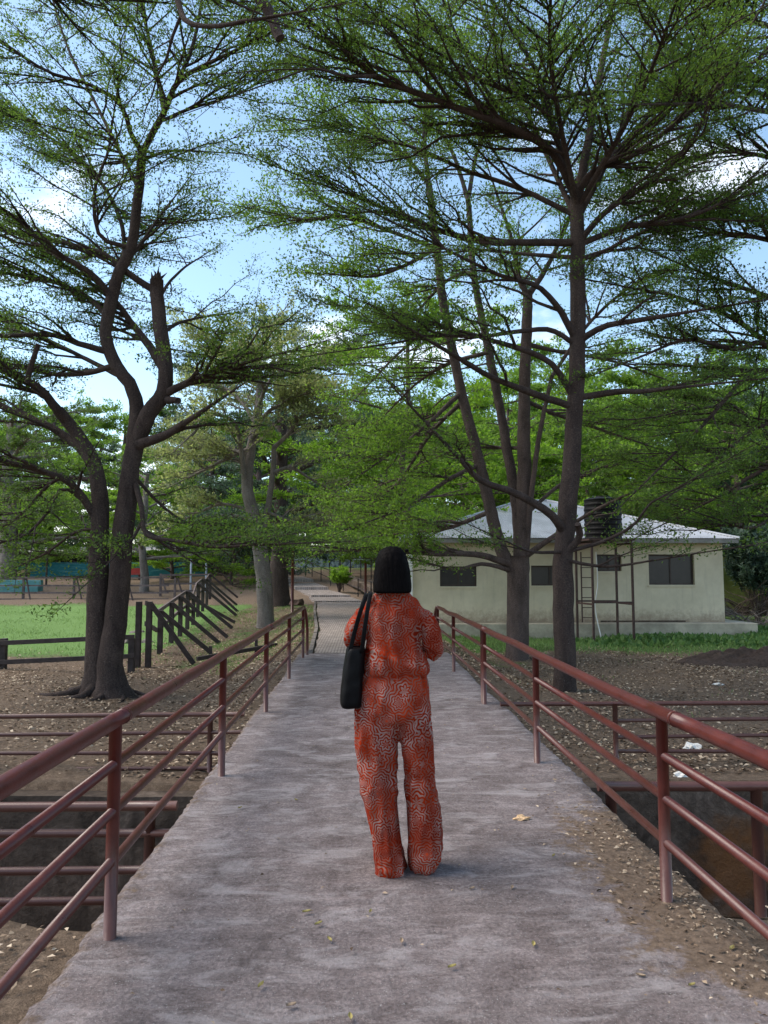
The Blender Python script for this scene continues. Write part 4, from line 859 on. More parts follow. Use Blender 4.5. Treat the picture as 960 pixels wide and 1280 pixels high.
tree('gnarled_tree', 'pale-trunked tree with twisted limbs and sparse olive leaves on thin grass beside the path', b6, T6, L6, M['leaf_olive'], M['bark_pale'], 26, l2=(8.5, 1.6), l3=(5.2, .65), leaf=(17, .115, .5), rise=.25, jit=.25, off=.1, minr2=.008)
auto_tree('broad_tree', 'dark thick-trunked tree rooted at the path edge behind the pale gnarled tree', gp(352, 36), 13, 5.2, 3.2, M['leaf_blue'], M['bark_dark'], 41, r=.52, nl=24, leaf=(15, .14, .5))
auto_tree('lime_tree', 'bright lime-green tree standing beside the path before the cream house', gp(510, 28.5), 12.5, 5.0, 2.9, M['leaf_bright'], M['bark_mid'], 42, r=.17, nl=32, flat=.16, leaf=(20, .12, .5), l2=(3.2, 1.8), l3=(4.6, .6), off=.07)
auto_tree('lawn_tree', 'slim pale trunk standing before the teal wall past the rail fence', gp(180, 47), 8, 4.0, 2.4, M['leaf_mid'], M['bark_pale'], 43, r=.30, nl=16, leaf=(14, .15, .5))
auto_tree('buttress_tree', 'pale buttressed trunk standing next to the end of the teal wall', gp(6, 50), 12, 5.5, 3.0, M['leaf_back'], M['bark_pale'], 44, r=.62, nl=18, leaf=(14, .15, .5))
auto_tree('tall_tree', 'tall far tree whose crown rises above the gnarled tree', gp(322, 64), 21, 6.0, 9, M['leaf_olive'], M['bark_mid'], 45, r=.32, nl=20, leaf=(12, .16, .5), flat=.5)
# belt of background trees: four grown once, then copied along the skyline
proto = [auto_tree('background_tree', 'leafy tree in the distant belt of trees', (0, 0, 0), 11, 5.0, 1.0, M['leaf_mid'], M['bark_mid'], 51, r=.25, nl=26, leaf=(20, .20, .55), l2=(2.6, 1.9), l3=(3.6, .7), off=.16),
         auto_tree('background_tree', 'leafy tree in the distant belt of trees', (0, 0, 0), 13, 5.4, 1.2, M['leaf_mid'], M['bark_mid'], 52, r=.25, nl=26, leaf=(20, .20, .55), l2=(2.6, 1.9), l3=(3.6, .7), off=.16),
         auto_tree('background_tree', 'leafy tree in the distant belt of trees', (0, 0, 0), 12, 4.2, 0.8, M['leaf_blue'], M['bark_dark'], 53, r=.28, nl=30, leaf=(20, .19, .5), l2=(3.0, 1.7), l3=(3.8, .7), cone=.6, flat=.05, off=.16),
         auto_tree('background_tree', 'leafy tree in the distant belt of trees', (0, 0, 0), 9, 5.2, 0.6, M['leaf_bright'], M['bark_mid'], 54, r=.2, nl=24, leaf=(20, .18, .55), l2=(2.6, 1.8), l3=(3.8, .7), off=.14)]
def copy_tree(root, loc, rz, sc_):
    r_ = root.copy(); COL.objects.link(r_); r_.location = loc; r_.rotation_euler = (0, 0, rz); r_.scale = (sc_,) * 3
    for ch in root.children:
        c = ch.copy(); COL.objects.link(c); c.parent = r_
    return r_
BT = [(-60, 78, 0, 1.2), (40, 82, 1, 1.15), (120, 76, 2, 1.1), (200, 84, 0, 1.2), (262, 66, 2, 1.15), (300, 90, 1, 1.3), (352, 128, 0, 1.7), (338, 56, 2, 1.1), (325, 98, 0, 1.5), (415, 100, 1, 1.4), (385, 135, 2, 1.8), (450, 84, 1, 1.2), (470, 96, 0, 1.4), (610, 40, 3, .95), (525, 62, 1, 1.1), (580, 48, 3, 1.0), (640, 44, 1, .95), (690, 58, 2, 1.1), (735, 44, 3, 1.0), (800, 48, 0, 1.05), (850, 40, 1, .9), (905, 44, 2, 1.1), (925, 34, 0, .85), (985, 36, 2, 1.0), (1060, 42, 0, 1.1), (960, 62, 1, 1.3), (760, 80, 2, 1.4), (620, 85, 0, 1.4), (20, 62, 3, 0.8), (-120, 60, 0, 1.1), (1130, 55, 1, 1.2), (60, 100, 0, 1.8), (150, 105, 1, 1.7), (240, 110, 2, 1.9), (-20, 95, 2, 1.7), (500, 70, 0, 1.4), (555, 75, 2, 1.5), (660, 70, 1, 1.5), (820, 72, 0, 1.7), (880, 66, 2, 1.6), (1010, 58, 1, 1.4), (715, 105, 1, 2.0), (290, 52, 3, .7), (215, 58, 3, .75), (110, 66, 3, .8), (-200, 74, 1, 1.3), (-290, 66, 0, 1.2), (-370, 80, 2, 1.4), (-450, 70, 1, 1.3), (-560, 64, 0, 1.3), (1210, 48, 2, 1.2), (1300, 52, 0, 1.3)]
rt = np.random.default_rng(8); used = set()
for px, D, k_, s in BT:
    p = gp(px, D)
    o = copy_tree(proto[k_], p, rt.uniform(0, 6.28), s * rt.uniform(.92, 1.08))
    zone = 'behind the teal wall' if px < 230 else 'behind the gnarled tree' if px < 350 else 'beyond the printed picture board' if px < 480 else 'behind the cream house' if px < 900 else 'behind the brush heap'
    o['label'] = ['mid-green leafy tree ', 'fresh green domed tree ', 'blue-green cone-shaped tree ', 'lime-green spreading tree '][k_] + ('far ' if D > 90 else '') + zone
    o['group'] = ['mid-green trees ', 'fresh green trees ', 'blue-green trees ', 'lime trees '][k_] + ('far ' if D > 90 else '') + zone
for o in proto:
    for ch in list(o.children): bpy.data.objects.remove(ch)
    bpy.data.objects.remove(o)
# ground shrub by the path and dry brush by the house
def shrub(name, label, base, h, rad, mat, seed, n=26, leaf=(26, .07, .55), bark='bark_mid', cat='shrub'):
    rng = np.random.default_rng(seed); base = np.array(base, float); root = empty(name, tuple(base), label, cat)
    P = []; 
    for i in range(n):
        d = rand_dirs(rng, 1, .5)[0]; e = base + np.array([d[0] * rad * rng.uniform(.3, 1), d[1] * rad * rng.uniform(.3, 1), h * rng.uniform(.55, 1)])
        st = base + rng.normal(0, .05, 3) * [1, 1, 0]; s = np.linspace(0, 1, 6)[:, None]
        P.append(st + (e - st) * s + np.array([0, 0, 1]) * np.sin(s * np.pi) * .08 * h + rng.normal(0, .02, (6, 3)) * s)
    P = np.array(P); R = np.full((n, 6), .012) * np.linspace(1, .35, 6)[None]
    V, F_ = tubes(P, R, 4); tag(link('stems', npmesh('stems', V, F_, True), M[bark], root), kind='stuff')
    if leaf: 
        B, _ = sprout(rng, P, R, 14, .22, .003, .006, 4, .45); V, F_ = leaves_on(rng, B, leaf[0] * .5, leaf[1], leaf[2], off=.04)
        tag(link('foliage', npmesh('foliage', V, F_), mat, root), kind='stuff')
    return root
p = gp(424, 45); shrub('lime_shrub', 'small bright lime-green shrub at the edge of the far path', (p[0], 45, p[2]), 1.5, .8, M['leaf_bright'], 3, 40, (40, .09, .6))
def brush(base, seed, n, size, label):
    rng = np.random.default_rng(seed); root = empty('brush_pile', tuple(base), label, 'brush pile')
    P = []
    for i in range(n):
        a = rng.uniform(0, 6.28); c = np.array(base) + rng.normal(0, .5, 3) * [1.4, .8, 0] ; L_ = size * rng.uniform(.5, 1.3)
        d = np.array([math.cos(a), math.sin(a) * .6, rng.uniform(.1, .8)]); d /= np.linalg.norm(d); s = np.linspace(0, 1, 7)[:, None]
        P.append(c + d * L_ * s + rng.normal(0, .06, (7, 3)) * s + np.array([0, 0, -1]) * s ** 2 * .25 * L_)
    P = np.array(P); P[:, :, 2] = np.maximum(P[:, :, 2], base[2] + .02); R = np.linspace(.022, .006, 7)[None] * np.ones((n, 1))
    B, BR = sprout(rng, P, R, 5, .5, .003, .008, 5, .2, rise=.2, jit=.4); V1, F1 = tubes(P, R, 5); V2, F2 = tubes(B, BR, 3)
    tag(link('dead_branches', npmesh('dead_branches', np.vstack([V1, V2]), np.vstack([F1, F2 + len(V1)]), True), M['bark_pale'] if seed % 2 else M['bark_mid'], root), kind='stuff')
g_ = gp(930, 25); brush((g_[0] + .1, 25, g_[2]), 61, 34, 1.9, 'pale tangle of dead branches beside the house corner')
g_ = gp(948, 28); brush((g_[0], 28, g_[2] + .2), 62, 70, 2.2, 'dark brown brush heap behind the dead branches at the house corner')
shrub('dark_shrub', 'dusty blue-green shrub overhanging the brush heap by the house', gp(945, 27.5), 3.6, 1.5, M['leaf_blue'], 63, 45, (24, .18, .4))

# ------------------------------------------------------------------ cream house, tank and stand
HD = 23.2
hx0, hx1 = W(516, 740, HD)[0], W(905, 740, HD)[0]; hz0, hz1 = -0.05, 2.62; hdep = 8.5
house = empty('house', ((hx0 + hx1) / 2, HD, hz0), 'single-storey cream plastered house with a zinc hip roof', 'house')
wins = [(550, 596, 708, 733), (664, 712, 707, 732), (746, 777, 693, 714), (811, 868, 693, 731)]
WX = []
for (a, c, t_, bo) in wins:
    A = W(a, (t_ + bo) / 2, HD); C = W(c, (t_ + bo) / 2, HD); WX.append((A[0], C[0], W(a, bo, HD)[2], W(a, t_, HD)[2]))
def wall_with_holes(y0, y1, holes):
    m = MB(); xs_ = sorted(set([hx0, hx1] + [v for h in holes for v in h[:2]]))
    for a, c in zip(xs_[:-1], xs_[1:]):
        h = [q_ for q_ in holes if q_[0] <= a + 1e-6 and q_[1] >= c - 1e-6]
        if h: m.box((a, y0, hz0), (c, y1, h[0][2])); m.box((a, y0, h[0][3]), (c, y1, hz1))
        else: m.box((a, y0, hz0), (c, y1, hz1))
    return m
wall_with_holes(HD, HD + .22, WX).build('wall', M['plaster'], house)
for x0, x1 in ((hx0, hx0 + .22), (hx1 - .22, hx1)):
    m = MB(); m.box((x0, HD + .222, hz0), (x1, HD + hdep - .222, hz1)); m.build('wall', M['plaster'], house)
m = MB(); m.box((hx0, HD + hdep - .22, hz0), (hx1, HD + hdep, hz1)); m.build('wall', M['plaster'], house)
for (a, c, z0, z1) in WX:
    wn_ = MB(); f = .05
    wn_.box((a, HD + .10, z0), (c, HD + .16, z0 + f)); wn_.box((a, HD + .10, z1 - f), (c, HD + .16, z1)); wn_.box((a, HD + .10, z0 + f), (a + f, HD + .16, z1 - f)); wn_.box((c - f, HD + .10, z0 + f), (c, HD + .16, z1 - f)); 
    mid = (a + c) / 2; wn_.box((mid - .025, HD + .10, z0 + f), (mid + .025, HD + .16, z1 - f))
    wo = wn_.build('window', M['frame'], house)
    for x0, x1 in ((a + f, mid - .025), (mid + .025, c - f)):
        pm = MB(); pm.box((x0, HD + .125, z0 + f), (x1, HD + .135, z1 - f)); pm.build('pane', M['dark'], wo)
    sm = MB(); sm.box((a - .04, HD - .035, z0 - .06), (c + .04, HD + .09, z0 - .003)); sm.build('sill', M['plaster'], wo)
m = MB(); m.box((hx0 - .02, HD - .55, -0.75), (hx1 + .75, HD + hdep + .3, hz0 - .003)); pl = m.build('plinth', M['plinth'], house, bevel=.02)
m = MB(); m.box((hx0 + 5.9, HD - .02, hz0 - .001), (hx0 + 8.6, HD + .01, hz0 + .05)); m.build('crack_band', M['wall_drain'], house)
m = MB(); m.box((hx0 - .14, HD - .12, -0.4), (hx0 - .012, HD + .05, hz1)); m.build('corner_post', M['white'], house)
# hip roof in corrugated sheets
ov = .55; ex0, ex1, ey0, ey1 = hx0 - ov * .8, hx1 + .28, HD - ov, HD + hdep + ov; ez = 2.56; half = (ey1 - ey0) / 2; rz_ = ez + 1.62
def slope(pt, uax, length, inward, vlen):      # sheets along the eave, cut by the hips
    u = 0; sw = .82; pt = np.array(pt, float); uax = np.array(uax, float); inward = np.array(inward, float)
    sl = math.hypot(half, rz_ - ez); nrm = np.array([-inward[0] * (rz_ - ez), -inward[1] * (rz_ - ez), half]) / sl
    k_ = 0
    while u < length - .02:
        u1 = min(u + sw, length); cs = np.linspace(u, u1, 23); V = []
        for j, c in enumerate(cs):
            d = min(c, length - c, half); d = max(d, .01); off_ = (.014 if j % 2 else -.004) + (.006 if k_ % 2 else 0)
            q0 = pt + uax * c + nrm * off_; q1 = pt + uax * c + inward * d + np.array([0, 0, (rz_ - ez) * d / half]) + nrm * off_
            V += [q0, q1]
        Fs = [(2 * j, 2 * j + 2, 2 * j + 3, 2 * j + 1) for j in range(22)]
        MB().add(V, Fs).build('roof_sheet', M['roof'], house); u = u1 - .0; k_ += 1
slope((ex0, ey0, ez), (1, 0, 0), ex1 - ex0, (0, 1, 0), 0); slope((ex1, ey1, ez), (-1, 0, 0), ex1 - ex0, (0, -1, 0), 0)
slope((ex1, ey0, ez), (0, 1, 0), ey1 - ey0, (-1, 0, 0), 0); slope((ex0, ey1, ez), (0, -1, 0), ey1 - ey0, (1, 0, 0), 0)
m = MB(); m.box((ex0 + .02, ey0 + .02, ez - .14), (ex1 - .02, ey0 + .05, ez - .012)); m.box((ex1 - .05, ey0 + .052, ez - .14), (ex1 - .02, ey1 - .02, ez - .012)); m.box((ex0 + .02, ey0 + .052, ez - .14), (ex0 + .05, ey1 - .02, ez - .012)); m.build('fascia', M['fascia'], house)
m = MB(); m.box((ex0 + .06, ey0 + .055, ez - .10), (ex1 - .06, ey1 - .06, ez - .07)); m.build('soffit', M['fascia'], house)
for a, c in (((ex0, ey0, ez), (ex0 + half, ey0 + half, rz_)), ((ex1, ey0, ez), (ex1 - half, ey0 + half, rz_)), ((ex0 + half, ey0 + half, rz_), (ex1 - half, ey0 + half, rz_)), ((ex0, ey1, ez), (ex0 + half, ey1 - half, rz_)), ((ex1, ey1, ez), (ex1 - half, ey1 - half, rz_))):
    MB().tube([np.array(a) + [0, 0, .01], np.array(c) + [0, 0, .01]], .05, 8).build('ridge_cap', M['roof'], house)
# tank stand
SD = 21.3; z0 = -0.62
fx0, fx1 = W(741, 740, SD)[0], W(791, 740, SD)[0]; SB = 22.4; bx0, bx1 = fx0 + .02, fx1 + .02; ztop = W(760, 676, SD)[2]
bx0, bx1 = W(721, 740, SB)[0], W(771, 740, SB)[0]
stand = empty('tank_stand', ((fx0 + fx1) / 2, (SD + SB) / 2, z0), 'rusty steel frame holding the black water tank before the house', 'tank stand')
P4 = [(fx0, SD), (fx1, SD), (bx0, SB), (bx1, SB)]
for (x, y) in P4: MB().bar((x, y, float(ground_z(x, y)) - .1), (x, y, ztop - .052), .06, .06).build('post', M['steel'], stand)
for zz in (W(760, 753, SD)[2], ztop - .02):
    for a, c in ((0, 1), (2, 3), (0, 2), (1, 3)):
        A, C = P4[a], P4[c]; dz = .0 if (a, c) in ((0, 1), (2, 3)) else .055
        MB().bar((A[0], A[1] - .032, zz - dz), (C[0], C[1] - .032, zz - dz), .05, .05).build('beam', M['steel'], stand)
cx, cy = (fx0 + fx1 + bx0 + bx1) / 4, (SD + SB) / 2
m = MB(); V = [(fx0 - .1, SD - .1, ztop + .01), (fx1 + .1, SD - .1, ztop + .01), (bx1 + .1, SB + .1, ztop + .01), (bx0 - .1, SB + .1, ztop + .01)]; V += [(a, b_, c + .05) for a, b_, c in V]
m.add(V, [(3, 2, 1, 0), (4, 5, 6, 7), (0, 1, 5, 4), (1, 2, 6, 5), (2, 3, 7, 6), (3, 0, 4, 7)]); m.build('platform', M['steel'], stand)
prof = []; tr_ = (775 - 728) / 2 * 21.7 / FPX; th = (673 - 618) * 21.7 / FPX
for i in range(9):
    z = i / 8; prof += [(z * .90 + .0, 1.0), (z * .90 + .02, 1.0), (z * .90 + .05, .97), (z * .90 + .09, .97)]
prof = [(0, .98)] + prof[:-2] + [(.93, .93), (.955, .75), (.965, .42), (.99, .40), (1.0, .36)]
zt = ztop + .062; pts = [(cx, cy, zt + a * th) for a, _ in prof]
tank = tag(MB().tube(pts, [tr_ * r_ for _, r_ in prof], 32).build('water_tank', M['tank'], smooth=False), 'black ribbed plastic water tank on the steel stand', 'water tank')
# ladder
lad = empty('ladder', (W(733, 775, 22.0)[0], 22.0, -0.5), 'thin rusty steel ladder against the tank stand', 'ladder')
for px0, px1 in ((726, 728), (740, 741)): MB().bar(W(px1, 778, 22.55), W(px0, 690, 22.55), .035, .035).build('stile', M['steel'], lad)
for py in np.linspace(697, 772, 7): MB().bar(W(727.5, py, 22.55), W(740, py, 22.55), .025, .025).build('rung', M['steel'], lad)
MB().tube(catmull([W(745, 690, 22.5), W(747, 730, 22.5), W(744, 760, 22.5), W(752, 800, 22.3)], 14), .018, 6).build('water_pipe', M['white']); tag(bpy.data.objects['water_pipe'], 'thin pale water pipe hanging beside the ladder', 'pipe')
# low building behind, to the right of the house
yb = empty('outbuilding', (13.2, 31, 0), 'low mustard-yellow outbuilding behind the house corner', 'building')
m = MB(); m.box((11.6, 33, -.5), (18, 37, 2.6)); m.build('wall', M['yellowwall'], yb)
m = MB(); m.box((14.0, 32.96, 0.2), (15.2, 33.02, 1.9)); m.build('window', M['dark'], yb)
m = MB(); m.add([(11.2, 32.4, 2.6), (18.5, 32.4, 2.6), (18.5, 37.5, 3.4), (11.2, 37.5, 3.4), (11.2, 32.4, 2.7), (18.5, 32.4, 2.7), (18.5, 37.5, 3.5), (11.2, 37.5, 3.5)], [(3, 2, 1, 0), (4, 5, 6, 7), (0, 1, 5, 4), (1, 2, 6, 5), (2, 3, 7, 6), (3, 0, 4, 7)]); m.build('roof', M['greyroof'], yb)

# ------------------------------------------------------------------ timber fences on the left
lf = empty('low_fence', tuple(G(90, 835, -.62)), 'low dark two-rail timber fence between the leaf litter and the lawn', 'fence')
FD = 16.7
for px in (-460, -305, -150, 5, 165): 
    p = W(px, 800, FD); MB().bar((p[0], FD, -.75), (p[0], FD, W(px, 798, FD)[2]), .13, .13).build('post', M['wood'], lf, bevel=.006)
for pa, pb in (((-470, 826), (168, 796)), ((-470, 850), (168, 820))):
    MB().bar(W(pa[0], pa[1], FD - .09), W(pb[0], pb[1], FD - .09), .05, .10).build('rail', M['wood'], lf, bevel=.005)
bf = empty('braced_fence', tuple(G(180, 830, -.62)), 'dark timber fence with a long diagonal brace at every post, running away along the lawn', 'fence')
posts = [(174, 752, 829, 17.3), (187, 752, 829, 17.3), (201, 763, 815, 19.0), (215, 753, 806, 21.2), (226, 745, 798, 23.2), (235, 739, 787, 25.4), (242, 748, 776, 27.5), (248, 729, 773, 30), (254, 724, 765, 33), (259, 724, 752, 37), (263, 718, 749, 42)]
ends = [(219, 829), (242, 826), (263, 818), (274, 805), (284, 796), (290, 789), (293, 780), (297, 771), (298, 762), (296, 753), (299, 746)]
tops = []
for i, (px, t_, bo, D) in enumerate(posts):
    a = W(px, t_, D); gzz = float(ground_z(a[0], D)); h = max(a[2], gzz + .9)
    MB().bar((a[0], D, gzz - .15), (a[0], D, h), .12, .12).build('post', M['wood'], bf, bevel=.006); tops.append((a[0], D, h))
    ex = a[0] + min(1.55, max(.75, (ends[i][0] - px) * D / FPX)); ey_ = D + .15
    if i == 0: continue
    MB().bar((a[0] + .05, D - .065, h - .05), (ex, ey_ - .1, float(ground_z(ex, ey_)) + .02), .06, .11).build('brace', M['wood'], bf, bevel=.004)
for i in range(1, len(tops) - 1):
    A, C = np.array(tops[i]), np.array(tops[i + 1])
    for d in (-.03, -.5): MB().bar(A + [-.08, 0, d], C + [-.08, 0, d], .05, .10).build('rail', M['wood_grey'], bf)
gr_ = empty('ground_rail', tuple(G(290, 822, -.5)), 'low dark timber rail lying along the grass beside the railing', 'rail')
A, C = G(246, 828, -.55), G(346, 812, -.40)
MB().bar(A + [0, 0, .08], C + [0, 0, .12], .08, .09).build('beam', M['wood'], gr_, bevel=.005)
for f in (.15, .72): Q = A + (C - A) * f; MB().bar(Q + [0, .09, -.15], Q + [0, .09, .32], .07, .07).build('stake', M['wood'], gr_)
# far rail fence across the lawn
rf = empty('rail_fence', tuple(gp(40, 42)), 'grey weathered four-rail fence at the far edge of the lawn', 'fence')
FD = 42; zr_ = [W(40, py, FD)[2] for py in (722, 732, 741, 749)]
for px in np.arange(-425, 225, 63) + 14: 
    p = W(px, 720, FD); z_ = float(ground_z(p[0], FD)); MB().bar((p[0], FD, z_ - .3), (p[0], FD, zr_[0]), .11, .11).build('post', M['wood_grey'], rf)
    MB().bar((p[0] + .12, FD + .06, zr_[0] - .05), (p[0] + .66, FD - .6, z_), .07, .07).build('brace', M['wood'], rf)
for z_ in zr_: MB().bar((W(-430, 720, FD)[0], FD - .09, z_), (W(212, 720, FD)[0], FD - .09, z_), .06, .09).build('rail', M['wood_grey'], rf)
gt = empty('timber_gate', tuple(gp(235, 44)), 'wide timber frame gate where the rail fence ends', 'gate')
for px in (201, 262): p = W(px, 720, 43.5); MB().bar((p[0], 43.5, float(ground_z(p[0], 43.5)) - .2), (p[0], 43.5, W(px, 717, 43.5)[2]), .12, .12).build('post', M['wood_grey'], gt)
for py in (719, 730, 739): MB().bar(W(201, py, 43.4), W(262, py - 1, 43.4), .06, .10).build('rail', M['wood_grey'], gt)
MB().bar(W(203, 722, 43.3), W(208, 742, 43.3), .08, .08).build('brace', M['wood_grey'], gt)

# ------------------------------------------------------------------ far left: teal wall, worn block, pavilion, poles
def wallbox(name, pxa, pxb, pt, pb, D, mat, label, cat, th_=.25):
    A, C = W(pxa, pt, D), W(pxb, pt, D); zb = min(W(pxa, pb, D)[2], float(ground_z(A[0], D)), float(ground_z(C[0], D))) - .2
    m = MB(); m.box((A[0], D, zb), (C[0], D + th_, A[2])); o = m.build(name, mat, bevel=.02); return tag(o, label, cat)
wallbox('boundary_wall', 38, 262, 703, 721, 61, M['teal'], 'long teal painted wall behind the rail fence', 'wall')
wallbox('boundary_wall', -160, 36, 697, 714, 68, M['teal'], 'teal wall section set further back beneath the pavilion roof', 'wall')
blk = empty('teal_block', tuple(gp(0, 47)), 'stepped teal concrete block with worn white paint beside the rail fence', 'block')
for i, (pa, pb, t_, bo) in enumerate(((-80, 54, 725, 734), (-80, 50, 733, 742))):
    A, C = W(pa, t_, 47 - i * .35), W(pb, t_, 47 - i * .35); m = MB(); m.box((A[0], 47 - i * .35 - .3, W(pa, bo, 47)[2] - .3), (C[0], 47 - i * .35 + .04, A[2])); m.build('step', M['teal_worn'], blk, bevel=.02)
pav = empty('pavilion', tuple(gp(60, 72)), 'long open pavilion with a grey roof beyond the teal wall', 'building')
A, C = W(-160, 690, 70), W(215, 690, 70); zr0 = W(0, 690, 70)[2]
m = MB(); m.add([(A[0], 69, zr0 - .1), (C[0], 69, zr0 - .1), (C[0], 74, zr0 + .5), (A[0], 74, zr0 + .5), (A[0], 69, zr0), (C[0], 69, zr0), (C[0], 74, zr0 + .62), (A[0], 74, zr0 + .62)], [(3, 2, 1, 0), (4, 5, 6, 7), (0, 1, 5, 4), (1, 2, 6, 5), (2, 3, 7, 6), (3, 0, 4, 7)]); m.build('roof', M['greyroof'], pav)
for px in list(np.arange(-150, 215, 13)): p = W(px, 700, 70.5); MB().bar((p[0], 70.5, .8), (p[0], 70.5, zr0 - .11), .14, .14).build('column', M['wood_grey'], pav)
m = MB(); m.box((A[0], 73.5, .5), (C[0], 73.7, zr0 + .3)); m.build('back_wall', M['dark'], pav)
for px, t_, bo, D, mt, lb_ in ((34, 682, 722, 52, 'wood', 'dark steel post standing before the teal wall near the buttressed trunk'), (59, 694, 722, 52, 'wood', 'dark steel post standing midway along the teal wall'), (239, 699, 737, 44.5, 'pole', 'pale blue-grey pole beside the timber gate'), (258, 704, 732, 46, 'pole', 'short pale pole at the end of the timber gate')):
    a = W(px, t_, D); MB().tube([(a[0], D, float(ground_z(a[0], D)) - .1), (a[0], D, a[2])], .07 if mt == 'wood' else .06, 8).build('pole', M[mt]); tag(bpy.context.scene.objects[-1] if False else [o for o in bpy.data.objects if o.name.startswith('pole')][-1], lb_, 'pole')
bch = empty('red_bench', tuple(gp(165, 57)), 'small red bench before the teal wall', 'bench')
p = gp(165, 57); m = MB(); m.box((p[0] - .6, 57, p[2] + .42), (p[0] + .6, 57.4, p[2] + .48)); m.build('seat', M['redboard'], bch); m = MB(); m.box((p[0] - .6, 57.41, p[2] + .5), (p[0] + .6, 57.46, p[2] + .95)); m.build('backrest', M['redboard'], bch)
for s in (-.5, .5): m = MB(); m.box((p[0] + s - .04, 57.05, p[2] - .1), (p[0] + s + .04, 57.45, p[2] + .42)); m.build('leg', M['steel'], bch)

# ------------------------------------------------------------------ centre distance: red posts, mural, side railing, sign
for px, t_, bo, D, lb_ in ((366, 689, 764, 27.5, 'dark red steel post on a concrete foot at the grass edge of the path'), (457, 704, 748, 33, 'dark red steel post on the far right edge of the path behind the person')):
    a = W(px, t_, D); g0 = float(ground_z(a[0], D)); pr = empty('signpost', (a[0], D, g0), lb_, 'post')
    MB().tube([(a[0], D, g0 - .1), (a[0], D, a[2])], .055, 10).build('shaft', M['rail'], pr, smooth=True)
    m = MB(); m.box((a[0] - .11, D - .11, g0 - .1), (a[0] + .11, D + .11, g0 + .16)); m.build('foot', M['plinth'], pr, bevel=.02)
A, C = W(368, 692, 72), W(545, 696, 72); zb = W(368, 718, 72)[2]; zb2 = W(400, 710, 72)[2]
mu = empty('mural_board', (A[0], 72, zb), 'long printed picture board in grey, white and black beyond the path railing', 'board')
npan = 9
for i in range(npan):
    x0 = A[0] + (C[0] - A[0]) * i / npan; x1 = A[0] + (C[0] - A[0]) * (i + 1) / npan - .03; t0 = max(0, 1 - i / 2.0); t1 = max(0, 1 - (i + 1) / 2.0)
    za = zb2 + (zb - zb2) * t0; zc = zb2 + (zb - zb2) * t1
    m = MB(); V = [(x0, 72, za), (x1, 72, zc), (x1, 72, C[2]), (x0, 72, A[2])]; V += [(a, 72.06, c) for a, _, c in V]
    m.add(V, [(0, 1, 2, 3), (7, 6, 5, 4), (0, 4, 5, 1), (1, 5, 6, 2), (2, 6, 7, 3), (3, 7, 4, 0)]); m.build('panel', M['mural'], mu)
    MB().bar((x0 + .2, 72.1, zb - 1.8), (x0 + .2, 72.1, zb2 + .3), .08, .08).build('post', M['steel'], mu)
a = W(359, 703, 92); sg = empty('notice_board', (a[0], 92, float(ground_z(a[0], 92))), 'small white and pale blue notice board far up the path', 'sign')
m = MB(); m.box((a[0] - .55, 92, a[2] - .75), (a[0] + .55, 92.06, a[2] + .65)); m.build('panel', M['white'], sg)
m = MB(); m.box((a[0] - .45, 91.97, a[2] - .65), (a[0] + .45, 91.99, a[2] + .3)); m.build('poster', M['pole'], sg)
for s in (-.5, .5): MB().bar((a[0] + s, 92.1, float(ground_z(a[0], 92)) - .2), (a[0] + s, 92.1, a[2] - .7), .08, .08).build('leg', M['steel'], sg)
sr = empty('side_railing', tuple(gp(430, 40)), 'thin black railing climbing beside the far path', 'railing')
yy = [35.0, 38, 42, 46, 50.5, 55, 60, 66]; pts = []
for y in yy:
    x = pathx(y) + 1.75; z_ = float(ground_z(x, y)); MB().bar((x, y, z_ - .1), (x, y, z_ + 1.05), .06, .06).build('post', M['wood'], sr); pts.append((x, y, z_))
for A, C in zip(pts[:-1], pts[1:]):
    for h in (.5, 1.02): MB().bar(np.array(A) + [0.04, 0, h], np.array(C) + [0.04, 0, h], .045, .045).build('rail', M['wood'], sr)
wf = empty('slope_fence', tuple(gp(450, 52)), 'wire fence posts on the brown bank right of the far path', 'fence')
for px in np.arange(404, 512, 13): p = gp(px + 8, 58); MB().bar((p[0], 58, p[2] - .2), (p[0], 58, p[2] + 1.5), .08, .08).build('post', M['steel'], wf)
p0, p1 = gp(412, 58), gp(519, 58)
for h in (.4, .9, 1.4): MB().bar(p0 + [0, -.05, h], p1 + [0, -.05, h], .02, .02).build('wire', M['steel'], wf)
dr = empty('stone_kerb', tuple(gp(455, 44)), 'dark sloping concrete edge on the bank right of the path', 'kerb')
MB().bar(np.array([-1.0, 52, 1.0]), np.array([1.4, 36, 0.15]), .35, .4).build('edge_beam', M['wall_drain'], dr)

# ------------------------------------------------------------------ the person and her bag
PD = 3.91; PO = np.array([0.176, PD, 0.0])
def PL(px, py, dy=0.0):                        # photograph point -> person's own coordinates (origin between the feet)
    v = W(px, py, PD) - PO; v[1] = dy; return v
def ring_loft(rings, S=28, ex=2.3):            # rings: (centre, half-vector a, half-vector b) -> closed mesh
    V = []; F_ = []
    a = np.arange(S) / S * 2 * np.pi; ca = np.sign(np.cos(a)) * np.abs(np.cos(a)) ** (2 / ex); sa = np.sign(np.sin(a)) * np.abs(np.sin(a)) ** (2 / ex)
    for c, A, B in rings: V += list(np.asarray(c)[None] + ca[:, None] * np.asarray(A)[None] + sa[:, None] * np.asarray(B)[None])
    n = len(rings)
    for k_ in range(n - 1):
        for i in range(S): F_.append((k_ * S + i, k_ * S + (i + 1) % S, (k_ + 1) * S + (i + 1) % S, (k_ + 1) * S + i))
    F_.append(tuple(reversed(range(S)))); F_.append(tuple((n - 1) * S + i for i in range(S)))
    return np.array(V), F_
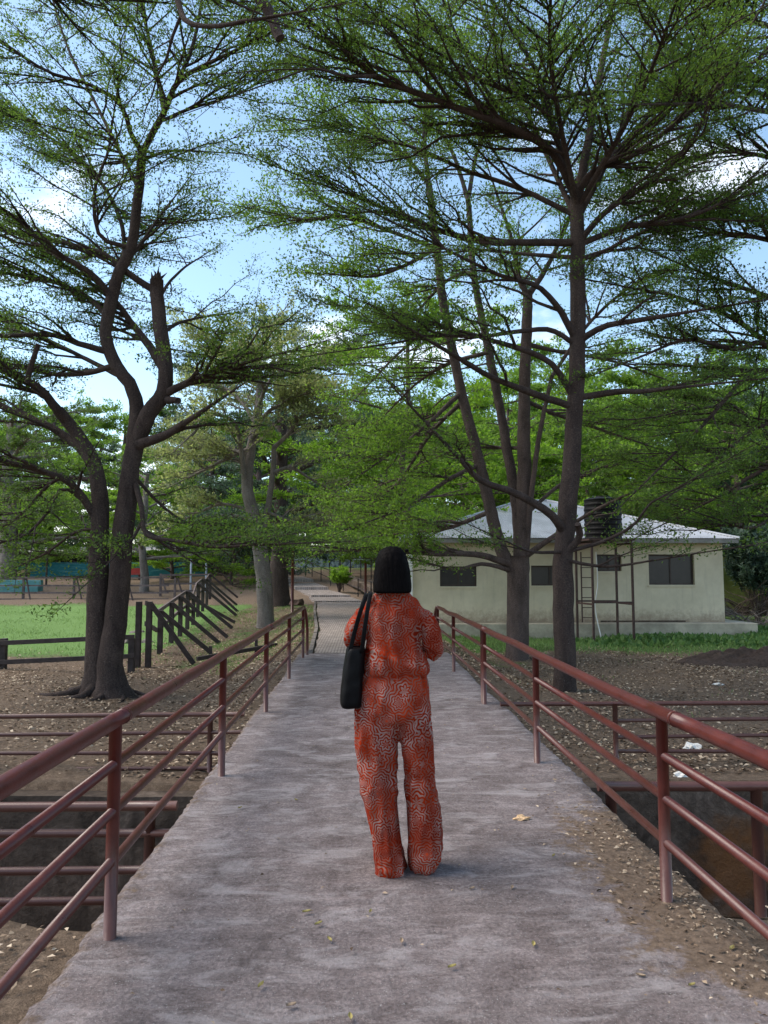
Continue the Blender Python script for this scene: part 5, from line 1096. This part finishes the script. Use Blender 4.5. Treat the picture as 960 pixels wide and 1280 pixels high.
def dens_rings(rows, n=4):                     # smooth rows of (c, A, B)
    arr = np.array([np.concatenate([c, A, B]) for c, A, B in rows], float); q_ = []
    pts = arr; m = len(pts); qq = np.vstack([2 * pts[0] - pts[1], pts, 2 * pts[-1] - pts[-2]])
    for t in np.linspace(0, m - 1 - 1e-6, (m - 1) * n + 1):
        k_ = int(t); f = t - k_; a, b_, c, d = qq[k_], qq[k_ + 1], qq[k_ + 2], qq[k_ + 3]
        v = .5 * (2 * b_ + (c - a) * f + (2 * a - 5 * b_ + 4 * c - d) * f * f + (3 * b_ - a - 3 * c + d) * f ** 3); q_.append((v[:3], v[3:6], v[6:]))
    return q_
def row(l, r, py, dep, dy=0.0):
    A, C = PL(l, py), PL(r, py); c = (A + C) / 2; c[1] = dy; return (c, np.array([(C[0] - A[0]) / 2, 0, 0]), np.array([0, dep / 2, 0]))
def limb_rings(pts, rad, n=5):
    pts = np.asarray(pts, float); C = catmull(pts, (len(pts) - 1) * n + 1); R = np.interp(np.linspace(0, 1, len(C)), np.linspace(0, 1, len(rad)), rad)
    T = np.gradient(C, axis=0); T /= np.linalg.norm(T, axis=1, keepdims=True); out_ = []
    for c, t, r_ in zip(C, T, R):
        u = np.cross(t, [0.3, 0.2, 1] if abs(t[2]) < .8 else [1, 0.1, 0]); u /= np.linalg.norm(u); v = np.cross(u, t); out_.append((c, u * r_, v * r_))
    return out_
def solid(name, lofts, mat, parent, voxel, disp=None, smooth_it=6):
    m = MB()
    for V, F_ in lofts: m.add(V, F_)
    me = bpy.data.meshes.new(name + '_raw'); me.from_pydata([tuple(v) for v in np.concatenate(m.V)], [], m.F); me.update()
    o = bpy.data.objects.new(name + '_raw', me); COL.objects.link(o)
    rm = o.modifiers.new('r', 'REMESH'); rm.mode = 'VOXEL'; rm.voxel_size = voxel
    sm = o.modifiers.new('s', 'SMOOTH'); sm.iterations = smooth_it; sm.factor = .5
    dg = bpy.context.evaluated_depsgraph_get(); me2 = bpy.data.meshes.new_from_object(o.evaluated_get(dg))
    bpy.data.objects.remove(o)
    me2.name = name
    n = len(me2.vertices); co = np.empty(n * 3, np.float32); me2.vertices.foreach_get('co', co); co = co.reshape(-1, 3)
    nr = np.empty(n * 3, np.float32); me2.vertices.foreach_get('normal', nr); nr = nr.reshape(-1, 3)
    if disp is not None:
        d = np.array([disp(c) for c in co]); co = co + nr * d[:, None]; me2.vertices.foreach_set('co', co.astype(np.float32).ravel())
    for p_ in me2.polygons: p_.use_smooth = True
    me2.update(); me2.materials.clear(); me2.materials.append(mat)
    ob = bpy.data.objects.new(name, me2); COL.objects.link(ob); ob.parent = parent; return ob
person = empty('person', tuple(PO), 'person with a black bob in red patterned blouse and wide trousers, standing on the walkway', 'person')

def fold(c, fx, fz, s=0): return mnoise.noise(Vector((c[0] * fx + s, c[1] * fx, c[2] * fz)))
def ridge(v): return (1 - abs(v) * 2.2)
# trousers: pelvis and two wide legs
pel = ring_loft(dens_rings([row(458, 531, 830, .19), row(456, 533, 840, .20), row(450, 537, 853, .225), row(446, 538, 868, .245), row(443.5, 538.5, 885, .25), row(445, 538, 898, .23), row(462, 524, 906, .12)]), ex=2.5)
lgL = ring_loft(dens_rings([row(446, 496, 880, .21), row(443, 498, 900, .215), row(444.5, 496.5, 915, .213), row(445, 495.5, 932, .21), row(449, 495.5, 960, .20), row(454, 495.5, 1000, .195), row(459, 498, 1030, .20), row(464, 503, 1058, .205), row(466, 506, 1076, .21), row(466.5, 507.5, 1086, .21), row(467, 507.5, 1090, .21)]), ex=2.4)
lgR = ring_loft(dens_rings([row(494, 537, 880, .21), row(494, 538.5, 900, .215), row(497.5, 540, 915, .213), row(501.5, 541, 932, .21), row(506, 543, 960, .20), row(508.5, 548, 1000, .195), row(509.5, 552, 1035, .205), row(510, 553, 1055, .21), row(511, 551, 1070, .21), row(513, 545, 1082, .195, .01), row(514, 541, 1089, .18, .015)]), ex=2.4)
def d_tr(c):
    z = c[2]; v = .012 * ridge(fold(c, 13, 2.6, 3)) + .006 * ridge(fold(c, 26, 5, 9)) - .009
    lowf = max(0, 1 - z / .22); v += lowf * .009 * fold(c, 10, 30, 5) ; kn = math.exp(-((z - .45) / .12) ** 2); v += kn * .012 * fold(c, 9, 22, 7)
    sp = math.exp(-((z - .80) / .06) ** 2); v += sp * .012 * fold(c, 10, 26, 1)
    return v
solid('trousers', [pel, lgL, lgR], M['fabric'], person, .0085, d_tr, 5)
# blouse: gathered body and three-quarter sleeves
bod = ring_loft(dens_rings([row(463, 528, 846, .18), row(456, 533, 842, .215), row(453, 536, 836, .235), row(453, 534, 826, .235), row(458, 526, 812, .22), row(460, 524, 795, .205), row(459, 525, 780, .20), row(451, 531, 766, .185), row(456, 526, 756, .155), row(465, 517, 747, .12), row(473, 508, 739, .105), row(476, 505, 736, .10)]), ex=2.35)
sl = ring_loft(limb_rings([PL(466, 768), PL(453, 772, -.005), PL(446, 784, -.01), PL(441.5, 798, .015), PL(444, 800, .10), PL(450, 798, .16)], [.036, .047, .047, .044, .045, .044]))
sr_ = ring_loft(limb_rings([PL(516, 768), PL(528, 772, -.005), PL(538, 792, -.01), PL(542.5, 812, .015), PL(539, 813, .10), PL(532, 808, .17)], [.036, .047, .049, .046, .046, .044]))
def d_bl(c):
    z = c[2]; v = .014 * ridge(fold(c, 11, 3.0, 13)) + .007 * ridge(fold(c, 22, 9, 2)) - .010
    nk = math.exp(-((z - 1.40) / .07) ** 2); v += nk * .006 * math.sin(math.atan2(c[1], c[0] + .02) * 26)
    hm = math.exp(-((z - 1.02) / .05) ** 2); v += hm * .010 * math.sin(c[0] * 95 + 3 * fold(c, 8, 8)) * .6
    t = (c[2] - 1.36) + 1.55 * (c[0] - .03); v += .011 * math.exp(-((c[0] - .02 - (1.36 - z) * .23) / .013) ** 2) * (1.03 < z < 1.36) * (c[1] < 0)
    t2 = z - (1.12 - (c[0] + .12) * .45); v += .010 * math.exp(-(t2 / .014) ** 2) * (-.16 < c[0] < .08) * (c[1] < 0)
    return v
solid('blouse', [bod, sl, sr_], M['fabric'], person, .0085, d_bl, 4)
# body: one continuous skin surface under the clothes, head, forearms, hands, feet
HC = PL(490, 709, .035)
head = ring_loft(dens_rings([(HC + [0, .01, -.118], np.array([.030, 0, 0]), np.array([0, .034, 0])), (HC + [0, .008, -.10], np.array([.048, 0, 0]), np.array([0, .062, 0])), (HC + [0, 0, -.06], np.array([.062, 0, 0]), np.array([0, .082, 0])), (HC, np.array([.070, 0, 0]), np.array([0, .092, 0])), (HC + [0, -.005, .05], np.array([.069, 0, 0]), np.array([0, .092, 0])), (HC + [0, -.01, .085], np.array([.050, 0, 0]), np.array([0, .068, 0])), (HC + [0, -.01, .102], np.array([.018, 0, 0]), np.array([0, .026, 0]))]), ex=2.1)
nose = ring_loft(limb_rings([HC + [0, .088, .012], HC + [0, .100, -.012], HC + [0, .107, -.030], HC + [0, .090, -.040]], [.008, .011, .014, .010]), 12)
ears = [ring_loft([(HC + [s * .066, -.005, -.028], np.array([.010, 0, 0]), np.array([0, .010, 0])), (HC + [s * .072, -.008, -.005], np.array([.010, 0, 0]), np.array([0, .018, 0])), (HC + [s * .070, -.010, .022], np.array([.008, 0, 0]), np.array([0, .014, 0]))], 12) for s in (-1, 1)]
neck = ring_loft(limb_rings([HC + [0, -.01, -.07], HC + [0, -.02, -.13], HC + [0, -.03, -.18]], [.052, .050, .056]))
torso = ring_loft(dens_rings([row(470, 520, 900, .15), row(462, 527, 870, .17), row(470, 520, 835, .15), row(468, 518, 790, .13), row(466, 518, 772, .11), row(480, 502, 750, .08)]))
def leg_r(cx, xk): return ring_loft(limb_rings([PL(cx, 895), PL(cx + xk * .3, 960, .01), PL(cx + xk * .6, 1000, .0), PL(cx + xk * .9, 1050, -.005), PL(cx + xk, 1079, -.01)], [.075, .062, .050, .043, .036]))
legs_ = [leg_r(470, 17), leg_r(517, 10)]
def foot(px): c = PL(px, 1080, -.01); c[2] = .06; return ring_loft(limb_rings([c + [0, -.02, -.02], c + [0, .05, -.022], c + [0, .13, -.034], c + [0, .19, -.040]], [.036, .036, .032, .016]), 16)
def arm(sh, e, wpt): return ring_loft(limb_rings([sh, (sh + e) / 2 + [0, .0, 0], e, (e + wpt) / 2, wpt], [.024, .026, .026, .028, .024]))
eL, wL = PL(441, 797, .02), PL(462, 790, .26); eR, wR = PL(543, 811, .02), PL(518, 796, .27)
arms_ = [arm(PL(466, 770), eL, wL), arm(PL(516, 770), eR, wR)]
hands_ = []
def hand(wr, d, side):                         # palm, four unequal fingers, thumb; all slightly curled round a phone-sized grip
    d = d / np.linalg.norm(d); up = np.array([0, 0, 1.]); lat = np.cross(d, up); lat /= np.linalg.norm(lat); nrm_ = np.cross(lat, d)
    pc = wr + d * .045; res = [ring_loft([(wr - d * .005, lat * .022, nrm_ * .018), (wr + d * .03, lat * .036, nrm_ * .017), (wr + d * .065, lat * .041, nrm_ * .015), (wr + d * .088, lat * .038, nrm_ * .012)], 16)]
    for k_, (o_, ln) in enumerate(zip((-.031, -.0105, .0105, .031), (.062, .078, .084, .070))):
        b0 = wr + d * .080 + lat * o_ * (-side); res.append(ring_loft(limb_rings([b0 - d * .02, b0 + d * ln * .35, b0 + d * ln * .75 + nrm_ * .012, b0 + d * ln * .92 + nrm_ * .032], [.010, .0092, .0085, .0068], 4), 10))
    tb = wr + d * .03 + lat * side * .03; res.append(ring_loft(limb_rings([tb, tb + lat * side * .024 + d * .022 + nrm_ * .008, tb + lat * side * .030 + d * .050 + nrm_ * .022], [.013, .011, .008], 4), 10))
    return res
hands_ += hand(wL, np.array([.35, .75, .12]), -1); hands_ += hand(wR, np.array([-.35, .75, .12]), 1)
solid('body', [head, nose, neck, torso] + ears + legs_ + [foot(490), foot(526)] + arms_ + hands_, M['skin'], person, .0085, None, 1)
def blob(name, c, r, mat, parent):
    bm = bmesh.new(); bmesh.ops.create_uvsphere(bm, u_segments=14, v_segments=10, radius=1)
    for v in bm.verts: v.co = Vector((v.co.x * r[0] + c[0], v.co.y * r[1] + c[1], v.co.z * r[2] + c[2]))
    me = bpy.data.meshes.new(name); bm.to_mesh(me); bm.free()
    for p_ in me.polygons: p_.use_smooth = True
    me.materials.append(mat); o = bpy.data.objects.new(name, me); COL.objects.link(o); o.parent = parent; return o
for s in (-1, 1):
    blob('eye', HC + [s * .030, .074, .0], (.012, .010, .008), M['eye'], person); blob('eyebrow', HC + [s * .031, .082, .020], (.017, .006, .003), M['hair'], person)
    blob('earring', HC + [s * .074, -.008, -.034], (.005, .005, .005), M['pearl'], person)
blob('mouth', HC + [0, .083, -.062], (.022, .008, .007), M['lip'], person)
# bob-cut hair: a cap with a square-cut lower edge, open over the face
hr = [row(488, 493, 682.5, .02, -.0), row(482, 498.5, 683.8, .07, .0), row(476.5, 503, 687, .12, .0), row(472.5, 507, 692, .15, -.002), row(469.8, 509.8, 700, .175, -.005), row(468, 512, 711, .18, -.010), row(466, 514, 727, .165, -.022), row(466, 514, 735, .155, -.030), row(466.5, 513.5, 740, .15, -.034), row(469, 511, 741.2, .14, -.036)]
def d_hr(c): return .0018 * math.sin(math.atan2(c[1], c[0] + .02) * 70 + 4 * fold(c, 20, 2)) - .002
solid('hair', [ring_loft(dens_rings(hr), 40, 2.25)], M['hair'], person, .0065, d_hr, 2)
blob('hair_clip', PL(508.5, 688, .01), (.010, .030, .010), M['hair'], person)
for px, nm in ((489, 'shoe'), (526, 'shoe')):
    c = PL(px, 1080, -.01); c[2] = .0
    solid('shoe', [ring_loft(limb_rings([c + [0, -.055, .022], c + [0, .0, .030], c + [0, .09, .030], c + [0, .175, .022]], [.026, .040, .044, .020]), 18)], M['shoe'], person, .006, None, 2)
# tote bag on her shoulder
bagp = PO + PL(441, 845, .02); bag = empty('tote_bag', tuple(bagp), 'black tote bag hanging from the shoulder of the person in red', 'bag')
brow = [row(426.5, 452, 882.5, .27, .04), row(425.5, 453, 878, .31, .04), row(426, 453.5, 865, .315, .04), row(428, 455, 845, .31, .04), row(431, 456, 825, .30, .04), row(433, 456, 812, .29, .04), row(434.5, 454, 808, .27, .04)]
V, F_ = ring_loft(dens_rings(brow), 36, 4.0); ob_ = solid('bag_body', [(V, F_)], M['leather'], person, .007, lambda c: .005 * fold(c, 10, 6) + .003 * fold(c, 24, 18), 4)
ob_.parent = bag; ob_.location = Vector(PO - bagp)
def strap(pts, w_, th_):
    C = catmull(pts, 30); T = np.gradient(C, axis=0); T /= np.linalg.norm(T, axis=1, keepdims=True); R_ = []
    for c, t in zip(C, T):
        u = np.cross(t, [0, 1, 0]); u /= np.linalg.norm(u) + 1e-9; v = np.cross(u, t); R_.append((c, u * w_ / 2, v * th_ / 2))
    V, F_ = ring_loft(R_, 10, 3.5); m = MB().add(V, F_); o = m.build('strap', M['leather'], None, smooth=True); o.parent = bag; o.location = Vector(PO - bagp)
strap([PL(438, 812, -.085), PL(443, 790, -.088), PL(450, 765, -.105), PL(455, 751, -.095), PL(458, 744, -.04), PL(457, 745, .03), PL(448, 775, .13), PL(441, 812, .15)], .022, .006)
strap([PL(452, 814, -.10), PL(455, 790, -.120), PL(458.5, 765, -.122), PL(461, 750, -.100), PL(463, 742.5, -.04), PL(462, 744, .03), PL(456, 775, .13), PL(449, 812, .15)], .022, .006)
